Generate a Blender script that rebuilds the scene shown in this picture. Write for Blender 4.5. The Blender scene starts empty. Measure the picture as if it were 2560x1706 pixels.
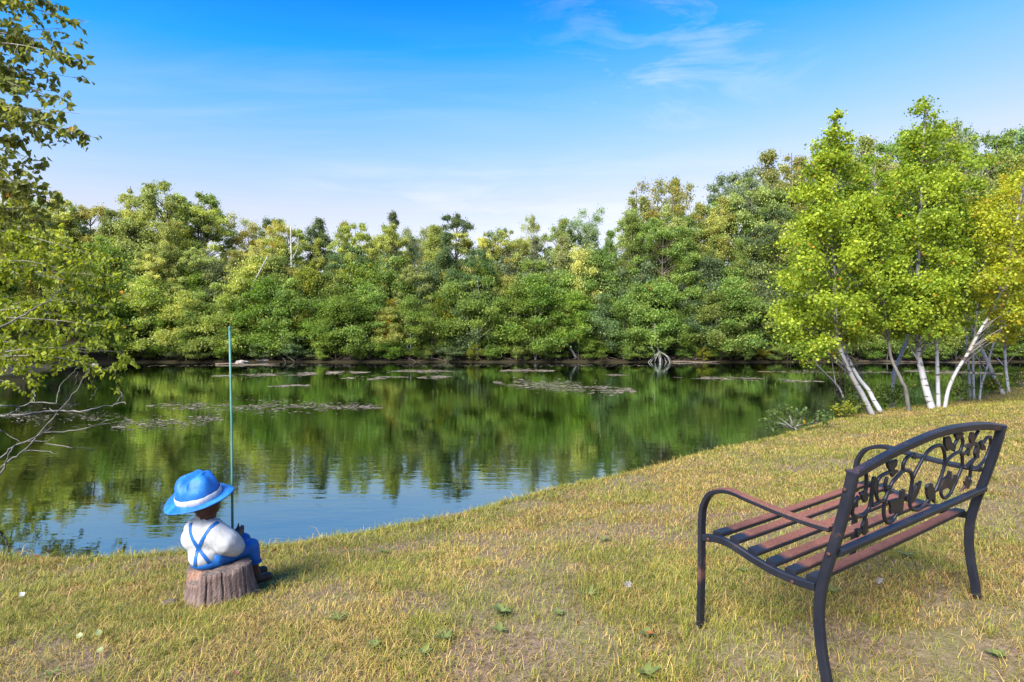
import bpy, bmesh, math, random
import numpy as np
from mathutils import Vector, Matrix
from mathutils.bvhtree import BVHTree

S = bpy.context.scene
C = S.collection
PI = math.pi

# ------------------------------------------------------------------ camera
CAM_H, PITCH, FPX = 1.289, -0.0204, 1458.8          # FPX: focal length in pixels of a 2560 px wide frame
cam = bpy.data.objects.new('camera', bpy.data.cameras.new('camera'))
C.objects.link(cam)
cam.location = (0, 0, CAM_H)
cam.rotation_euler = (PI / 2 + PITCH, 0, 0)
cam.data.sensor_width = 36
cam.data.lens = FPX / 2560 * 36
cam.data.clip_start = 0.05
cam.data.clip_end = 3000
S.camera = cam

# ------------------------------------------------------------------ sky, sun, exposure
SUN_DIR = Vector((-0.46, -0.60, 0.64)).normalized()   # towards the sun
SUN_EL = math.asin(SUN_DIR.z)
SUN_AZ = math.atan2(SUN_DIR.x, SUN_DIR.y)
world = bpy.data.worlds.new('World')
S.world = world
world.use_nodes = True
wt = world.node_tree
wt.nodes.clear()


class NT:
    """tiny helper to write node trees"""
    def __init__(self, tree):
        self.t = tree

    def n(self, typ, ins=None, **props):
        nd = self.t.nodes.new(typ)
        for k, v in props.items():
            setattr(nd, k, v)
        if ins:
            for k, v in ins.items():
                sock = nd.inputs[k]
                if isinstance(v, bpy.types.NodeSocket):
                    self.t.links.new(v, sock)
                else:
                    sock.default_value = v
        return nd

    def math(self, op, a, b=0.0, c=0.0, clamp=False):
        nd = self.n('ShaderNodeMath', {0: a, 1: b, 2: c}, operation=op)
        nd.use_clamp = clamp
        return nd.outputs[0]

    def ramp(self, fac, stops, interp='LINEAR'):
        nd = self.n('ShaderNodeValToRGB', {0: fac})
        cr = nd.color_ramp
        cr.interpolation = interp
        while len(cr.elements) < len(stops):
            cr.elements.new(0.5)
        for e, (p, col) in zip(cr.elements, stops):
            e.position = p
            e.color = col if len(col) == 4 else (*col, 1)
        return nd.outputs[0]

    def mix(self, fac, a, b, blend='MIX'):
        nd = self.n('ShaderNodeMix', data_type='RGBA', blend_type=blend)
        for i, v in ((0, fac), (6, a), (7, b)):
            if isinstance(v, bpy.types.NodeSocket):
                self.t.links.new(v, nd.inputs[i])
            else:
                nd.inputs[i].default_value = v if i == 0 or len(v) == 4 else (*v, 1)
        return nd.outputs[2]

    def noise(self, vec, scale, detail=4, rough=0.55, dist=0.0, out=0):
        ins = {'Scale': scale, 'Detail': detail, 'Roughness': rough, 'Distortion': dist}
        if vec is not None:
            ins['Vector'] = vec
        return self.n('ShaderNodeTexNoise', ins).outputs[out]

    def mapping(self, vec, scale=(1, 1, 1), loc=(0, 0, 0), rot=(0, 0, 0)):
        return self.n('ShaderNodeMapping', {'Vector': vec, 'Scale': scale, 'Location': loc, 'Rotation': rot}).outputs[0]


N = NT(wt)
sky = N.n('ShaderNodeTexSky', sky_type='NISHITA', sun_disc=False, sun_elevation=SUN_EL, sun_rotation=SUN_AZ,
          altitude=200, air_density=1.0, dust_density=0.6, ozone_density=3.0)
co = N.n('ShaderNodeTexCoord').outputs['Generated']
sep = N.n('ShaderNodeSeparateXYZ', {0: co})
elev = N.math('MAXIMUM', sep.outputs[2], 0.0)
# clear autumn air: the blue deepens with height above the horizon
sat = N.n('ShaderNodeHueSaturation', {'Hue': 0.5, 'Saturation': 1.0, 'Value': 1.0, 'Fac': 1.0, 'Color': sky.outputs[0]})
# the blue is deepest away to the left
e2 = N.math('MAXIMUM', N.math('MULTIPLY_ADD', sep.outputs[0], -0.06, elev), 0.0)
deep = N.ramp(e2, [(0.0, (0.40, 0.44, 0.60)), (0.15, (0.74, 0.51, 0.44)), (0.21, (0.80, 0.56, 0.48)), (0.28, (0.64, 0.61, 0.63)),
                     (0.35, (0.40, 0.62, 0.80)), (0.43, (0.07, 0.55, 0.90)), (0.52, (0.01, 0.40, 0.88)), (1.0, (0.14, 0.54, 0.86))])
skyc = N.mix(1.0, sat.outputs[0], deep, 'MULTIPLY')
# thin cirrus on a high flat layer
hz = N.math('ADD', elev, 0.06)
px_ = N.math('DIVIDE', sep.outputs[0], hz)
py_ = N.math('DIVIDE', sep.outputs[1], hz)
lay = N.n('ShaderNodeCombineXYZ', {0: px_, 1: py_, 2: 0.0}).outputs[0]
layr = N.mapping(lay, scale=(0.45, 0.9, 1), loc=(3.1, 2.4, 0), rot=(0, 0, 0.25))
big = N.noise(layr, 0.55, 3, 0.5)
fine = N.noise(N.mapping(lay, scale=(0.7, 3.2, 1), loc=(0.2, 1.1, 0), rot=(0, 0, 0.2)), 1.1, 8, 0.62, 0.6)
cl = N.math('MULTIPLY', N.ramp(big, [(0.47, (0, 0, 0)), (0.72, (1, 1, 1))]), N.ramp(fine, [(0.42, (0, 0, 0)), (0.74, (1, 1, 1))]))
low = N.ramp(elev, [(0.0, (1, 1, 1)), (0.16, (0.85, 0.85, 0.85)), (0.45, (0.35, 0.35, 0.35)), (1.0, (0.25, 0.25, 0.25))])
cl = N.math('MULTIPLY', N.math('MULTIPLY', cl, low), 0.45, clamp=True)
# a low bank of thin cloud over the wood
streak = N.noise(N.mapping(co, scale=(2.6, 2.6, 22), loc=(0.35, 0.0, 0.2)), 1.0, 7, 0.6, 0.5)
bank = N.math('MULTIPLY', N.ramp(streak, [(0.42, (0, 0, 0)), (0.62, (1, 1, 1))]),
              N.ramp(elev, [(0.05, (0.3, 0.3, 0.3)), (0.17, (0.9, 0.9, 0.9)), (0.23, (0.45, 0.45, 0.45)), (0.29, (0.05, 0.05, 0.05)), (0.5, (0.0, 0.0, 0.0))]))
side = N.ramp(N.math('ADD', sep.outputs[0], 0.5), [(0.12, (0.15, 0.15, 0.15)), (0.34, (1, 1, 1)), (0.72, (1, 1, 1)), (0.95, (0.5, 0.5, 0.5))])
cl = N.math('MAXIMUM', cl, N.math('MULTIPLY', bank, side))
# faint wisps higher up on the right
wisp = N.noise(N.mapping(co, scale=(5, 5, 16), loc=(1.7, 0.3, 0.0), rot=(0, 0.25, 0)), 1.0, 8, 0.65, 0.8)
wm = N.math('MULTIPLY', N.ramp(elev, [(0.26, (0, 0, 0)), (0.38, (1, 1, 1)), (0.6, (0.4, 0.4, 0.4))]),
            N.ramp(N.math('ADD', sep.outputs[0], 0.5), [(0.5, (0, 0, 0)), (0.66, (1, 1, 1)), (0.80, (1, 1, 1)), (0.95, (0, 0, 0))]))
cl = N.math('MAXIMUM', cl, N.math('MULTIPLY', N.math('MULTIPLY', wm, N.ramp(wisp, [(0.50, (0, 0, 0)), (0.72, (1, 1, 1))])), 0.38))
skyc = N.mix(cl, skyc, (2.45, 2.5, 2.65, 1))
bg = N.n('ShaderNodeBackground', {'Color': skyc, 'Strength': 0.138})
wo = N.n('ShaderNodeOutputWorld', {'Surface': bg.outputs[0]})

sun = bpy.data.objects.new('sun', bpy.data.lights.new('sun', 'SUN'))
C.objects.link(sun)
sun.data.energy = 4.3
sun.data.angle = math.radians(34)
sun.data.color = (1.0, 0.95, 0.85)
sun.rotation_euler = (-SUN_DIR).to_track_quat('-Z', 'Y').to_euler()

S.view_settings.view_transform = 'Standard'
S.view_settings.look = 'None'
S.view_settings.gamma = 1
S.view_settings.exposure = 1.57
S.view_settings.use_curve_mapping = False
S.render.engine = 'CYCLES'
S.cycles.use_denoising = True
S.cycles.max_bounces = 8
S.cycles.diffuse_bounces = 3
S.cycles.glossy_bounces = 3
S.cycles.transmission_bounces = 4
S.cycles.transparent_max_bounces = 8
S.cycles.caustics_reflective = False
S.cycles.caustics_refractive = False
S.cycles.sample_clamp_indirect = 6

# ------------------------------------------------------------------ helpers
def tag(o, label=None, cat=None, group=None, kind=None):
    if label:
        o['label'] = label
    if cat:
        o['category'] = cat
    if group:
        o['group'] = group
    if kind:
        o['kind'] = kind
    return o


def link(o, parent=None):
    C.objects.link(o)
    if parent:
        o.parent = parent
    return o


def empty(name, loc=(0, 0, 0), rz=0.0):
    o = bpy.data.objects.new(name, None)
    o.empty_display_size = 0.1
    link(o)
    o.location = loc
    o.rotation_euler = (0, 0, rz)
    return o


def mesh_from(name, V, F, mat=None, smooth=False):
    me = bpy.data.meshes.new(name)
    me.from_pydata([tuple(v) for v in V], [], [tuple(f) for f in F])
    me.update()
    if mat:
        me.materials.append(mat)
    if smooth:
        me.polygons.foreach_set('use_smooth', [True] * len(me.polygons))
    return me


def mobj(name, V, F, mat=None, parent=None, smooth=False):
    return link(bpy.data.objects.new(name, mesh_from(name, V, F, mat, smooth)), parent)


def mesh_np(name, V, nper, mat, attrs=None, smooth=False):
    """V: (n*nper,3) array, every nper verts one polygon"""
    n = len(V) // nper
    me = bpy.data.meshes.new(name)
    me.vertices.add(len(V))
    me.vertices.foreach_set('co', V.astype(np.float32).ravel())
    me.loops.add(len(V))
    me.loops.foreach_set('vertex_index', np.arange(len(V), dtype=np.int32))
    me.polygons.add(n)
    me.polygons.foreach_set('loop_start', np.arange(0, len(V), nper, dtype=np.int32))
    me.polygons.foreach_set('loop_total', np.full(n, nper, dtype=np.int32))
    if mat:
        me.materials.append(mat)
    for k, a in (attrs or {}).items():
        at = me.attributes.new(k, 'FLOAT_COLOR', 'POINT')
        at.data.foreach_set('color', a.astype(np.float32).ravel())
    me.update(calc_edges=True)
    return me


def pix(px, py, d):
    """point seen at pixel (px,py) of the 2560 px wide frame, d metres in front of the camera plane"""
    a, b = (px - 1280) / FPX, -(py - 853) / FPX
    c, s = math.cos(PITCH), math.sin(PITCH)
    return Vector((a * d, (c - b * s) * d, CAM_H + (s + b * c) * d))


def pix_z(px, py, z):
    q = pix(px, py, 1.0) - Vector((0, 0, CAM_H))
    t = (z - CAM_H) / q.z
    return Vector((q.x * t, q.y * t, z))


def catmull(P, k=6):
    P = [Vector(p) for p in P]
    out = []
    for i in range(len(P) - 1):
        p0 = P[i - 1] if i else P[0] * 2 - P[1]
        p1, p2 = P[i], P[i + 1]
        p3 = P[i + 2] if i + 2 < len(P) else P[-1] * 2 - P[-2]
        for j in range(k):
            t = j / k
            out.append(0.5 * ((2 * p1) + (p2 - p0) * t + (2 * p0 - 5 * p1 + 4 * p2 - p3) * t * t + (3 * p1 - p0 - 3 * p2 + p3) * t ** 3))
    out.append(P[-1])
    return out


def tube_geo(P, R, seg=6, V=None, F=None, cap=True):
    """round tube along P with radii R; appends to V,F"""
    V = [] if V is None else V
    F = [] if F is None else F
    P = [Vector(p) for p in P]
    n = len(P)
    if not hasattr(R, '__len__'):
        R = [R] * n
    t0 = (P[1] - P[0]).normalized()
    u = t0.orthogonal().normalized()
    base = len(V)
    for i in range(n):
        t = (P[min(i + 1, n - 1)] - P[max(i - 1, 0)]).normalized()
        u = (u - t * u.dot(t)).normalized()
        w = t.cross(u)
        for k in range(seg):
            a = 2 * PI * k / seg
            V.append(P[i] + (u * math.cos(a) + w * math.sin(a)) * R[i])
    for i in range(n - 1):
        for k in range(seg):
            a, b = base + i * seg + k, base + i * seg + (k + 1) % seg
            F.append((a, b, b + seg, a + seg))
    if cap:
        F.append(tuple(base + k for k in reversed(range(seg))))
        F.append(tuple(base + (n - 1) * seg + k for k in range(seg)))
    return V, F


def bar_geo(P, side, wid, thick, V=None, F=None, bev=0.18):
    """flat bar with chamfered edges: swept along P, `side` = direction of its width"""
    V = [] if V is None else V
    F = [] if F is None else F
    P = [Vector(p) for p in P]
    side = Vector(side).normalized()
    n = len(P)
    base = len(V)
    w, h = wid / 2, thick / 2
    c = min(w, h) * bev * 2
    prof = [(-w + c, -h), (w - c, -h), (w, -h + c), (w, h - c), (w - c, h), (-w + c, h), (-w, h - c), (-w, -h + c)]
    m = len(prof)
    for i in range(n):
        t = (P[min(i + 1, n - 1)] - P[max(i - 1, 0)]).normalized()
        s = (side - t * side.dot(t)).normalized()
        nn = t.cross(s)
        for a, b in prof:
            V.append(P[i] + s * a + nn * b)
    for i in range(n - 1):
        for k in range(m):
            a, b = base + i * m + k, base + i * m + (k + 1) % m
            F.append((a, b, b + m, a + m))
    F.append(tuple(base + k for k in reversed(range(m))))
    F.append(tuple(base + (n - 1) * m + k for k in range(m)))
    return V, F


def fixn(me):
    bm = bmesh.new()
    bm.from_mesh(me)
    bmesh.ops.recalc_face_normals(bm, faces=bm.faces)
    bm.to_mesh(me)
    bm.free()
    return me


_rs = np.random.RandomState(5)
_lat = _rs.rand(256, 256)


def vnoise(x, y):
    """value noise, numpy arrays in, 0..1 out"""
    x, y = np.asarray(x, float), np.asarray(y, float)
    xi, yi = np.floor(x).astype(int), np.floor(y).astype(int)
    fx, fy = x - xi, y - yi
    fx, fy = fx * fx * (3 - 2 * fx), fy * fy * (3 - 2 * fy)
    g = lambda a, b: _lat[a & 255, b & 255]
    return (g(xi, yi) * (1 - fx) + g(xi + 1, yi) * fx) * (1 - fy) + (g(xi, yi + 1) * (1 - fx) + g(xi + 1, yi + 1) * fx) * fy


def fbm(x, y, o=4):
    s, a, t = 0, 0.5, 0
    for i in range(o):
        s = s + a * vnoise(x * 2 ** i + 17.3 * i, y * 2 ** i + 9.1 * i)
        t += a
        a *= 0.5
    return s / t


def sstep(a, b, x):
    t = np.clip((x - a) / (b - a), 0, 1)
    return t * t * (3 - 2 * t)


# ------------------------------------------------------------------ materials
def new_mat(name):
    m = bpy.data.materials.new(name)
    m.use_nodes = True
    m.node_tree.nodes.clear()
    return m, NT(m.node_tree)


def finish(nt, shader, vol=None):
    ins = {'Surface': shader}
    o = nt.n('ShaderNodeOutputMaterial', ins)
    if vol is not None:
        nt.t.links.new(vol, o.inputs['Volume'])


def principled(nt, col, rough=0.6, metal=0.0, normal=None, spec=0.5):
    ins = {'Base Color': col if isinstance(col, bpy.types.NodeSocket) or len(col) == 4 else (*col, 1), 'Roughness': rough, 'Metallic': metal, 'Specular IOR Level': spec}
    if normal is not None:
        ins['Normal'] = normal
    return nt.n('ShaderNodeBsdfPrincipled', ins).outputs[0]


def bump(nt, h, strength=0.3, dist=0.01):
    return nt.n('ShaderNodeBump', {'Height': h, 'Strength': strength, 'Distance': dist}).outputs[0]


def mat_foliage(name, transl=0.35, gloss=0.35, sat=1.0):
    """leaf colour comes from the object colour; alpha = share of yellowed leaves; attribute 'lv' = (leaf, clump) random"""
    m, nt = new_mat(name)
    oi = nt.n('ShaderNodeObjectInfo')
    at = nt.n('ShaderNodeAttribute', attribute_name='lv')
    sp = nt.n('ShaderNodeSeparateColor', {0: at.outputs['Color']})
    leaf, clump = sp.outputs[0], sp.outputs[1]
    val = nt.math('MULTIPLY_ADD', leaf, 0.65, 0.58)
    val = nt.math('MULTIPLY', val, nt.math('MULTIPLY_ADD', clump, 0.5, 0.75))
    hue = nt.math('MULTIPLY_ADD', clump, -0.03, nt.math('MULTIPLY_ADD', leaf, -0.025, 0.5275))
    hs = nt.n('ShaderNodeHueSaturation', {'Hue': hue, 'Saturation': sat, 'Value': val, 'Fac': 1.0, 'Color': oi.outputs['Color']})
    # yellowed leaves: singly and in whole sprays
    k = nt.math('ADD', nt.math('MULTIPLY', sp.outputs[2], 0.6), nt.math('MULTIPLY', clump, 0.4))
    isy = nt.math('LESS_THAN', k, nt.math('MULTIPLY_ADD', oi.outputs['Alpha'], 0.85, 0.045))
    ycol = nt.ramp(leaf, [(0.0, (0.30, 0.24, 0.025)), (0.6, (0.46, 0.33, 0.03)), (0.9, (0.55, 0.30, 0.03)), (1.0, (0.5, 0.16, 0.03))])
    col = nt.mix(isy, hs.outputs[0], ycol)
    p = principled(nt, col, 0.55, spec=gloss)
    tcol = nt.mix(1.0, col, (1.25, 1.2, 0.55, 1), 'MULTIPLY')
    tr = nt.n('ShaderNodeBsdfTranslucent', {'Color': tcol}).outputs[0]
    mx = nt.n('ShaderNodeMixShader', {0: transl, 1: p, 2: tr}).outputs[0]
    finish(nt, mx)
    return m


def mat_bark(name, c1, c2, scale=14, stretch=0.15, rough=0.9):
    m, nt = new_mat(name)
    oc = nt.n('ShaderNodeTexCoord').outputs['Object']
    v = nt.mapping(oc, scale=(1, 1, stretch))
    n1 = nt.noise(v, scale, 6, 0.65)
    col = nt.ramp(n1, [(0.3, c1), (0.7, c2)])
    finish(nt, principled(nt, col, rough, normal=bump(nt, n1, 0.6, 0.02), spec=0.2))
    return m


def mat_birch():
    m, nt = new_mat('birch_bark')
    oc = nt.n('ShaderNodeTexCoord').outputs['Object']
    v = nt.mapping(oc, scale=(4, 4, 13))
    n1 = nt.noise(v, 1.0, 5, 0.6)
    dash = nt.ramp(n1, [(0.56, (0, 0, 0)), (0.62, (1, 1, 1))])
    n2 = nt.noise(nt.mapping(oc, scale=(6, 6, 5)), 1.0, 4, 0.6)
    patch = nt.ramp(n2, [(0.60, (0, 0, 0)), (0.68, (1, 1, 1))])
    dark = nt.math('MAXIMUM', dash, patch)
    n3 = nt.noise(oc, 2.2, 4, 0.5)
    white = nt.ramp(n3, [(0.3, (0.24, 0.235, 0.235)), (0.5, (0.33, 0.32, 0.325)), (0.72, (0.31, 0.26, 0.22))])
    col = nt.mix(dark, white, (0.075, 0.06, 0.052, 1))
    finish(nt, principled(nt, col, 0.7, normal=bump(nt, nt.math('ADD', n1, n2), 0.4, 0.01), spec=0.25))
    return m


M = {}
M['leaf'] = mat_foliage('foliage', 0.50, 0.3)
M['birchleaf'] = mat_foliage('birch_foliage', 0.50, 0.3)
M['bark'] = mat_bark('brown_bark', (0.05, 0.04, 0.032), (0.16, 0.135, 0.11))
M['grey'] = mat_bark('grey_bark', (0.075, 0.068, 0.062), (0.20, 0.185, 0.17), 20)
M['bleached'] = mat_bark('bleached_wood', (0.26, 0.24, 0.22), (0.48, 0.46, 0.43), 22)
M['twig'] = mat_bark('twig_bark', (0.10, 0.085, 0.07), (0.30, 0.27, 0.24), 30)
M['birch'] = mat_birch()

# ------------------------------------------------------------------ terrain
WZ = -0.42                                              # water level
_sh = [(0, 1384), (163, 1398), (326, 1387), (468, 1373), (696, 1360), (947, 1322), (1142, 1284), (1360, 1224), (1523, 1191),
       (1632, 1164), (1741, 1131), (1850, 1110), (1958, 1086), (2040, 1058), (2122, 1036), (2209, 1022), (2372, 1004), (2524, 966), (2560, 956)]
near = [pix_z(x, y + 4, WZ + 0.05).to_2d()[:] for x, y in _sh]
POND = np.array([(-16.5, 12.5), (-11.5, 7.6), (-8.0, 5.6), (-5.6, 4.55)] + near
                + [(20, 23), (27, 27.0), (36, 29.0), (38, 30.4), (30, 30.1), (25, 30.5), (20, 29.9), (16, 30.3), (12, 30.0), (8, 30.4), (5, 29.9), (2, 30.4),
                   (-1, 30.1), (-4, 30.5), (-8, 30.0), (-12, 30.3), (-15.5, 29.7), (-18.5, 30.0), (-20.8, 28.6), (-20.4, 25.5), (-19.2, 21.5), (-18.2, 16.5)])


def pond_sd(x, y):
    """distance to the shore line, negative inside the pond"""
    x, y = np.asarray(x, float), np.asarray(y, float)
    d = np.full(x.shape, 1e9)
    ins = np.zeros(x.shape, bool)
    n = len(POND)
    for i in range(n):
        (x0, y0), (x1, y1) = POND[i], POND[(i + 1) % n]
        ex, ey = x1 - x0, y1 - y0
        t = np.clip(((x - x0) * ex + (y - y0) * ey) / (ex * ex + ey * ey), 0, 1)
        d = np.minimum(d, np.hypot(x - x0 - t * ex, y - y0 - t * ey))
        c = ((y0 > y) != (y1 > y)) & (x < ex * (y - y0) / (ey + 1e-12) + x0)
        ins ^= c
    return np.where(ins, -d, d)


# bench frame (fitted): origin at the near rear foot, u along its length, v towards the water
B_O = Vector((1.1071, 2.0164, 0.0))
B_YAW, B_TL, B_TF, B_L = 0.5595, 0.0395, 0.0087, 1.2221


def ground_z(x, y):
    x, y = np.asarray(x, float), np.asarray(y, float)
    s = pond_sd(x, y)
    lawn = WZ + 0.10 * sstep(-0.10, 0.22, s) + 0.30 * sstep(0.0, 2.9, s) + 0.012 * np.clip(s - 2.9, 0, 30) - 0.02 * sstep(-0.3, -0.1, -s) * 0
    lawn = lawn + 0.035 * (fbm(x * 0.9, y * 0.9, 3) - 0.5) * sstep(0.1, 0.8, s) + 0.012 * (vnoise(x * 5, y * 5) - 0.5)
    bed = WZ + 0.02 - 0.16 * np.clip(-s, 0, 0.9) - 0.34 * np.clip(-s - 0.9, 0, 3.4) + 0.04 * (fbm(x, y, 3) - 0.5)
    z = np.where(s > 0, lawn, np.minimum(bed, lawn))
    # far bank raised under the wood, added to block bright sky between the trunks
    z = z + (0.25 * sstep(0.6, 3.0, s) + 2.6 * sstep(2.0, 16.0, s)) * sstep(27.0, 31.0, y)
    # the bench stands square on the ground
    dx, dy = x - B_O.x, y - B_O.y
    u = dx * math.cos(B_YAW) + dy * math.sin(B_YAW)
    v = -dx * math.sin(B_YAW) + dy * math.cos(B_YAW)
    plane = B_TL * u + B_TF * v
    e = np.hypot(np.clip(np.abs(u - 0.6) - 0.75, 0, None), np.clip(np.abs(v - 0.25) - 0.4, 0, None))
    w = 1 - sstep(0.0, 0.6, e)
    return z * (1 - w) + plane * w


def gz(x, y):
    return float(ground_z(np.array([x]), np.array([y]))[0])


def axis(lo, hi, step, out_lo, out_hi, g=1.22):
    a = list(np.arange(lo, hi + 1e-6, step))
    s, v = step, a[-1]
    while v < out_hi:
        s = min(s * g, 60)
        v += s
        a.append(v)
    s, v, b = step, a[0], []
    while v > out_lo:
        s = min(s * g, 60)
        v -= s
        b.append(v)
    return np.array(b[::-1] + a)


gx = np.concatenate([axis(-30, -7.4, 0.4, -900, -7.4), axis(-7, 16, 0.2, -7, 16), axis(16.4, 40, 0.4, 16.4, 900)])
gy = np.concatenate([axis(1.0, 18, 0.16, -500, 18, 1.16), axis(18.3, 28.5, 0.3, 18.3, 28.5), axis(28.7, 33, 0.15, 28.7, 1500, 1.16)])
GX, GY = np.meshgrid(gx, gy)
GZ = ground_z(GX, GY)
sd = pond_sd(GX, GY)
nx, ny = len(gx), len(gy)
V = np.stack([GX.ravel(), GY.ravel(), GZ.ravel()], 1)
idx = np.arange(nx * ny).reshape(ny, nx)
Q = np.stack([idx[:-1, :-1], idx[:-1, 1:], idx[1:, 1:], idx[1:, :-1]], -1).reshape(-1, 4)

m, nt = new_mat('ground_soil')
oc = nt.n('ShaderNodeTexCoord').outputs['Object']
at = nt.n('ShaderNodeAttribute', attribute_name='zone')     # r: under water, g: wood floor
zs = nt.n('ShaderNodeSeparateColor', {0: at.outputs['Color']})
n1 = nt.noise(oc, 38, 6, 0.7)
n2 = nt.noise(oc, 2.3, 4, 0.6)
n3 = nt.noise(nt.mapping(oc, scale=(1, 1, 1), rot=(0, 0, 0.6)), 140, 3, 0.6)
lawnc = nt.ramp(n1, [(0.25, (0.06, 0.038, 0.028)), (0.5, (0.20, 0.135, 0.090)), (0.75, (0.38, 0.27, 0.18))])
lawnc = nt.mix(nt.ramp(n2, [(0.4, (0, 0, 0)), (0.7, (0.55, 0.55, 0.55))]), lawnc, (0.16, 0.17, 0.045, 1))
bedc = nt.ramp(n2, [(0.3, (0.09, 0.075, 0.03)), (0.7, (0.17, 0.14, 0.055))])
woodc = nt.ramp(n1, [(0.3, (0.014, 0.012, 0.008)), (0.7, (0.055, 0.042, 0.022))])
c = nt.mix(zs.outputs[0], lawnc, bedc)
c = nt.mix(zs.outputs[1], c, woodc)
finish(nt, principled(nt, c, 0.95, normal=bump(nt, nt.math('ADD', n1, n3), 0.7, 0.02), spec=0.1))
M['soil'] = m
me = bpy.data.meshes.new('ground')
me.vertices.add(len(V))
me.vertices.foreach_set('co', V.astype(np.float32).ravel())
me.loops.add(Q.size)
me.loops.foreach_set('vertex_index', Q.ravel().astype(np.int32))
me.polygons.add(len(Q))
me.polygons.foreach_set('loop_start', np.arange(0, Q.size, 4, dtype=np.int32))
me.polygons.foreach_set('loop_total', np.full(len(Q), 4, dtype=np.int32))
me.polygons.foreach_set('use_smooth', np.ones(len(Q), bool))
zone = np.zeros((len(V), 4))
zone[:, 0] = sstep(0.03, -0.12, sd.ravel()) if False else 1 - sstep(-0.12, 0.03, sd.ravel())
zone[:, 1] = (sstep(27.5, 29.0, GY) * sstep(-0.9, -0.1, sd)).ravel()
zone[:, 3] = 1
a = me.attributes.new('zone', 'FLOAT_COLOR', 'POINT')
a.data.foreach_set('color', zone.astype(np.float32).ravel())
me.materials.append(M['soil'])
me.update(calc_edges=True)
ground = link(bpy.data.objects.new('ground', me))
tag(ground, 'dry straw and green lawn sloping down to the pond', 'ground', kind='structure')

# ------------------------------------------------------------------ pond water
m, nt = new_mat('pond_water')
oc = nt.n('ShaderNodeTexCoord').outputs['Object']
w1 = nt.noise(nt.mapping(oc, scale=(2.2, 7.0, 1), rot=(0, 0, 0.12)), 1.0, 3, 0.5, 0.3)
w2 = nt.noise(nt.mapping(oc, scale=(7, 20, 1), rot=(0, 0, -0.1)), 1.0, 2, 0.5)
w3 = nt.noise(nt.mapping(oc, scale=(0.25, 0.5, 1)), 1.0, 2, 0.5)
amp = nt.ramp(w3, [(0.35, (0.35, 0.35, 0.35)), (0.65, (1, 1, 1))])
hgt = nt.math('MULTIPLY', nt.math('ADD', w1, nt.math('MULTIPLY', w2, 0.28)), amp)
nrm = bump(nt, hgt, 0.24, 0.010)
fr = nt.n('ShaderNodeFresnel', {'IOR': 1.5, 'Normal': nrm}).outputs[0]
fr = nt.math('MULTIPLY_ADD', fr, 0.95, 0.30, clamp=True)
gl = nt.n('ShaderNodeBsdfGlossy', {'Color': (0.82, 0.95, 0.86, 1), 'Roughness': 0.015, 'Normal': nrm}).outputs[0]
tr = nt.n('ShaderNodeBsdfTransparent', {'Color': (0.93, 0.97, 0.93, 1)}).outputs[0]
mx = nt.n('ShaderNodeMixShader', {0: fr, 1: tr, 2: gl}).outputs[0]
va = nt.n('ShaderNodeVolumeAbsorption', {'Color': (0.42, 0.62, 0.16, 1), 'Density': 0.9}).outputs[0]
finish(nt, mx, va)
M['water'] = m
wx0, wx1, wy0, wy1, wb = -26, 44, 2.5, 36, -4.0
V = [(wx0, wy0, wb), (wx1, wy0, wb), (wx1, wy1, wb), (wx0, wy1, wb), (wx0, wy0, WZ), (wx1, wy0, WZ), (wx1, wy1, WZ), (wx0, wy1, WZ)]
F = [(3, 2, 1, 0), (4, 5, 6, 7), (0, 1, 5, 4), (1, 2, 6, 5), (2, 3, 7, 6), (3, 0, 4, 7)]
water = mobj('pond_water', V, F, M['water'])
tag(water, 'calm green pond reflecting trees and sky', 'water', kind='structure')

# ------------------------------------------------------------------ grass
rs = np.random.RandomState(11)


BARE = [(pix_z(a, b, 0.0).to_2d()[:], r, p) for a, b, r, p in ((2410, 1655, 0.24, 0.62), (1865, 1645, 0.12, 0.6), (680, 1600, 0.42, 0.30), (2180, 1420, 0.25, 0.3), (1420, 1590, 0.28, 0.35), (1700, 1330, 0.3, 0.3), (2000, 1120, 0.6, 0.3), (300, 1650, 0.3, 0.3))]


def grass_points(n, x0, x1, y0, y1, d0, p):
    """rejection sampling: density falls with distance from the camera"""
    out = []
    got = 0
    while got < n:
        x = rs.uniform(x0, x1, 400000)
        y = rs.uniform(y0, y1, 400000)
        k = np.minimum(1, (d0 / np.maximum(y, 0.3)) ** p) * (np.abs(x / np.maximum(y, .5)) < 1.12 + 0.9 / np.maximum(y, .5))
        keep = rs.rand(len(x)) < k
        x, y = x[keep], y[keep]
        s = pond_sd(x, y)
        # ragged lower edge of the turf along the water
        edge = 0.035 * (vnoise(x * 3.1, y * 3.1) - 0.5) + 0.02
        thin = fbm(x * 1.7 + 5, y * 1.7 + 2, 3)
        keep = (s > edge) & (rs.rand(len(x)) < 0.30 + 0.70 * sstep(0.36, 0.58, thin + 0.25 * (1 - sstep(0, 0.5, s)) + 0.2 * sstep(4, 8, y)))
        for (bx_, by_), br_, bp_ in BARE:
            dd = np.hypot((x - bx_) / br_, (y - by_) / (br_ * 0.7)) + 0.9 * (vnoise(x * 6, y * 6) - 0.5)
            keep &= ~((dd < 1) & (rs.rand(len(x)) < bp_))
        out.append(np.stack([x[keep], y[keep], s[keep]], 1))
        got += len(out[-1])
    return np.concatenate(out)[:n]


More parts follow.
